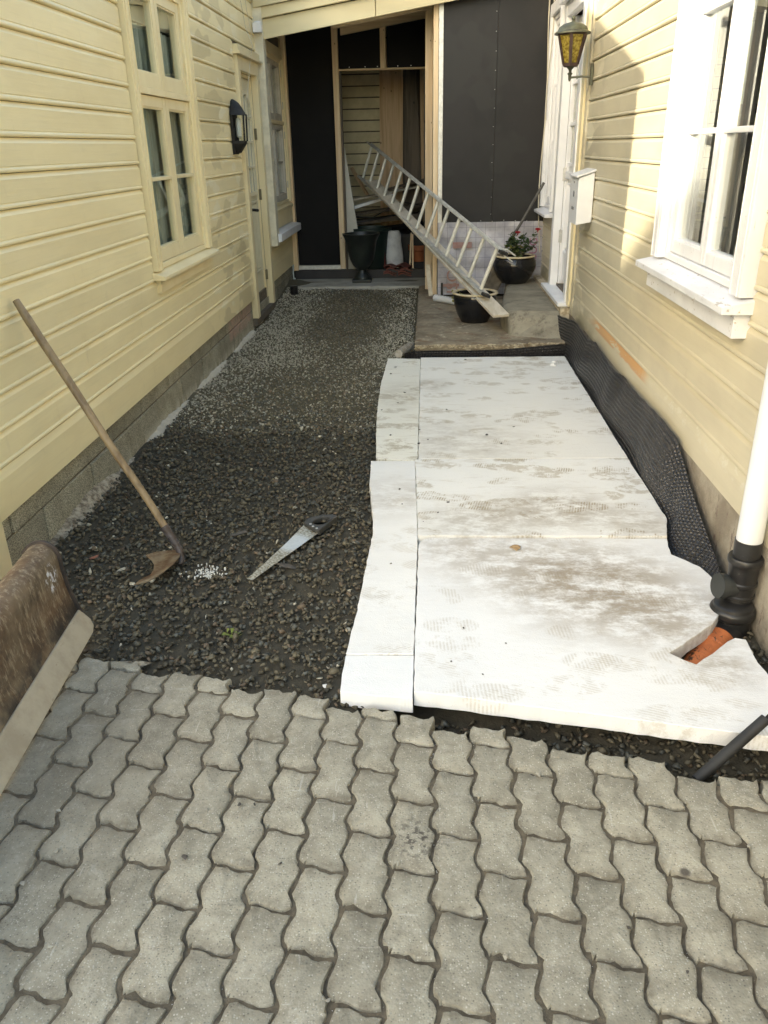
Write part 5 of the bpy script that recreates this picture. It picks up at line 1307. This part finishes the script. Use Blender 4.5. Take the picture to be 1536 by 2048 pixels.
b = MB(); pp = [(1.145 + .012 * math.sin(z * 4), 8.90, z) for z in [3.0 - i * .12 for i in range(18)]]; b.tube(pp, .006, 8); pq = [(1.165 + .014 * math.sin(z * 5 + 1), 8.88, z) for z in [3.0 - i * .12 for i in range(11)]]; b.tube(pq, .005, 8)
b.tube([pp[-1], (1.15, 8.88, .8), (1.17, 8.86, .55)], .005, 8)
tag(b.build('loose_cable', CBL, smooth=True), 'pale cable hanging down the corner between black boards and cream house', 'cable')
b = MB(); b.tube([(XR - .016, 6.86, 3.1), (XR - .018, 6.85, 2.3), (XR - .018, 6.84, 2.02), (XR - .02, 6.79, 1.95), (XR - .018, 6.74, 1.975)], .004, 8); tag(b.build('lamp_cable', CBL, smooth=True), 'thin cable running down the trim to the amber lantern', 'cable')
b = MB()
for i in range(14): z0 = -.05 + i * .0155; b.lathe([(.042, 0), (.047, .003), (.047, .009), (.042, .012)], (-1.535, 9.34, z0), 20)
b.lathe([(.040, 0), (.040, .2)], (-1.535, 9.34, -.05), 20)
tag(b.build('corrugated_pipe', BLKP, smooth=True), 'short black corrugated drain pipe standing at the left end of the slab', 'pipe')
b = MB(); b.tube([(-.235, 6.50, .052), (-.20, 6.72, .03), (-.15, 6.92, .02)], .030, 16); b.tube([(-.240, 6.47, .055), (-.234, 6.505, .052)], [.033, .034], 16)
for i in range(9): p = Vector((-.225, 6.56, .047)).lerp(Vector((-.155, 6.9, .02)), i / 8); b.tube([p, p + Vector((.004, .018, -.001))], .034, 16)
tag(b.build('flexible_duct', simple('dirty translucent hose', (.40, .38, .34), (.25, .22, .18), 30, .3), smooth=True), 'short ribbed grey hose lying at the corner of landing and foam', 'hose')
b = MB(); b.lathe([(.030, 0), (.026, .012), (.016, .02), (.018, .035), (.010, .045)], (.965, 6.13, .031), 9); tag(b.build('foam_lump', simple('white foam scrap', (.82, .82, .82), rough=.7)), 'small white foam scrap on the back board near the membrane', 'foam scrap')
b = MB(); b.box(XR - .05, XR - .02, .4, .42, 0, .01)

# loose stones, leaves and chips
def pebble(x, y, z, r, mat, label, name='pebble', fl=.6, cat='stone', group=None):
    v, f = SH[R_.randrange(24)]; a = R_.uniform(0, 6)
    b = MB(); b.raw([(x + (q[0] * math.cos(a) - q[1] * math.sin(a)) * r * 2, y + (q[0] * math.sin(a) + q[1] * math.cos(a)) * r * 2, z + r * fl + q[2] * r * 2 * fl) for q in v], [tuple(int(t) for t in g_) for g_ in f])
    return tag(b.build(name, mat), label, cat, group)
PEBP = simple('pale pebble', (.36, .34, .28), (.28, .26, .22), 40, .8); PEBD = simple('dark pebble', (.05, .045, .04), (.08, .07, .06), 40, .7)
for (x, y, r, m) in ((-.585, 1.58, .007, PEBP), (-.50, 1.60, .007, PEBD), (-.46, 1.60, .006, PEBD), (-.60, 1.42, .009, PEBD), (-.98, 1.56, .008, PEBP), (-.93, 1.43, .008, PEBP), (-.97, 1.33, .008, PEBP),
                     (-.07, 1.42, .008, PEBP), (-.36, 1.41, .006, PEBD), (.17, 1.18, .008, PEBP), (.31, 1.73, .011, PEBP), (-.83, 1.17, .007, PEBP), (.45, 1.26, .006, PEBD), (.88, 1.19, .006, PEBP), (.80, 1.50, .007, PEBP), (.55, 1.16, .005, PEBD), (-.2, 1.07, .006, PEBP)):
    pebble(x, y, .001, r, m, 'small loose pebble lying on the grey paving', group='loose pebbles on the paving')
for (x, y, r) in ((.10, 3.52, .010), (.05, 3.40, .008), (-.14, 3.68, .009), (-.12, 3.50, .007), (-.02, 3.30, .007), (.12, 5.0, .011), (-.20, 5.15, .011), (-.16, 5.4, .010), (-.22, 4.5, .010), (-.05, 4.6, .010), (-.05, 4.35, .012), (.0, 4.42, .009), (.42, 4.35, .010), (.52, 4.65, .008), (.35, 4.5, .012), (.13, 2.42, .007), (.08, 2.22, .005), (.27, 2.33, .005), (.18, 2.15, .005), (-.28, 5.9, .012), (-.25, 6.1, .010), (-.3, 5.0, .009), (.3, 6.33, .01), (-.15, 2.9, .006)):
    pebble(x, y, .035, r, PEBD, 'small dark stone lying on the white foam', group='small dark stones on the foam boards')
pebble(-.33, 2.155, -.035, .017, simple('white pebble', (.75, .74, .72), rough=.8), 'white chip on dark gravel beside the foam offcut', cat='stone')
pebble(-.335, 2.28, -.04, .014, PEBP, 'rounded pale grey stone on dark gravel just behind the white chip', cat='stone')
pebble(-.40, 2.93, -.035, .010, simple('white chip', (.8, .8, .78), rough=.8), 'slim white chip on dark gravel right of the saw', fl=.3, cat='chip')
b = MB(); b.raw([(.375, 3.02, .038), (.392, 3.035, .044), (.398, 3.06, .040), (.38, 3.058, .048), (.372, 3.075, .040), (.36, 3.055, .046), (.345, 3.05, .039), (.36, 3.035, .043)], [(0, 1, 2, 3, 4, 5, 6, 7)]); tag(b.build('dry_leaf', LEAFB), 'brown dry leaf at the top edge of the front foam board', 'leaf')
b = MB()
for (x, y, s_) in ((-.72, 2.46, .03), (-.74, 2.47, .02), (-.70, 2.45, .02)): 
    for q in range(4): a = q * 1.6 + x * 9; b.raw([(x, y, -.03), (x + s_ * math.cos(a), y + s_ * math.sin(a), -.018), (x + s_ * 1.2 * math.cos(a + .5), y + s_ * 1.2 * math.sin(a + .5), -.02)], [(0, 1, 2)])
tag(b.build('weed', simple('weed leaf', (.16, .20, .04), rough=.6)), 'tiny green weed growing in the dark gravel below the hoe', 'weed')
b = MB()
for i in range(90):
    x, y = -.93 + R_.gauss(0, .035), 2.93 + R_.gauss(0, .025); r = R_.uniform(.001, .0035); b.box(x - r, x + r, y - r * R_.uniform(.3, 2), y + r, -.034 + R_.uniform(0, .01), -.030 + R_.uniform(0, .012))
tag(b.build('plaster_crumbs', simple('white plaster', (.72, .72, .68), rough=.9)), 'patch of white plaster crumbs on the gravel between hoe and saw', 'crumbs', kind='stuff')
for (x, y, z, sx_, sy_, rz, m, lab, cat) in ((-.86, 3.30, -.03, .055, .025, .5, PEBD, 'flat dark slate piece on the gravel right of the hoe', 'stone'), (-.60, 2.98, -.03, .05, .02, -.4, PEBD, 'flat slate sliver beside the saw blade', 'stone'), (-1.02, 2.262, -.035, .085, .028, -.12, LEDGE, 'long broken stone against the back edge of the paving', 'stone'), (-1.45, 3.03, -.02, .03, .02, .3, BRICKC, 'piece of broken red brick by the block wall', 'brick piece'), (-1.30, 2.93, -.03, .02, .015, .9, PEBP, 'light stone near the end of the rusty blade', 'stone')):
    v, f = SH[R_.randrange(24)]; b = MB(); b.raw([(x + (q[0] * 2 * sx_ * math.cos(rz) - q[1] * 2 * sy_ * math.sin(rz)), y + (q[0] * 2 * sx_ * math.sin(rz) + q[1] * 2 * sy_ * math.cos(rz)), z + .012 + q[2] * .028) for q in v], [tuple(int(t) for t in g_) for g_ in f]); tag(b.build('flat_stone', m), lab, cat)

# ================================================================== unseen house added behind the viewer (its gable shades the passage)
NB = empty('unseen_shade_house', (-9.3, -8, 0), 'unseen pale gabled house added behind the viewer to shade the passage', 'house')
g0 = (-9.0,)
ry, rz_ = -9.4, 7.70
b = MB(); b.prism([(-2.0, -.1), (-2.0, 4.10), (ry, rz_), (-16.8, 4.10), (-16.8, -.1)], lambda y, z: (-9.0, y, z), lambda y, z: (-15, y, z)); b.build('wall', NEI, NB)
b = MB(); b.prism([(-1.7, 3.98), (ry, rz_ + .03), (-17.1, 3.98), (-17.1, 4.08), (ry, rz_ + .16), (-1.7, 4.08)], lambda y, z: (-8.85, y, z), lambda y, z: (-15.2, y, z)); b.build('roof', ROOF, NB)
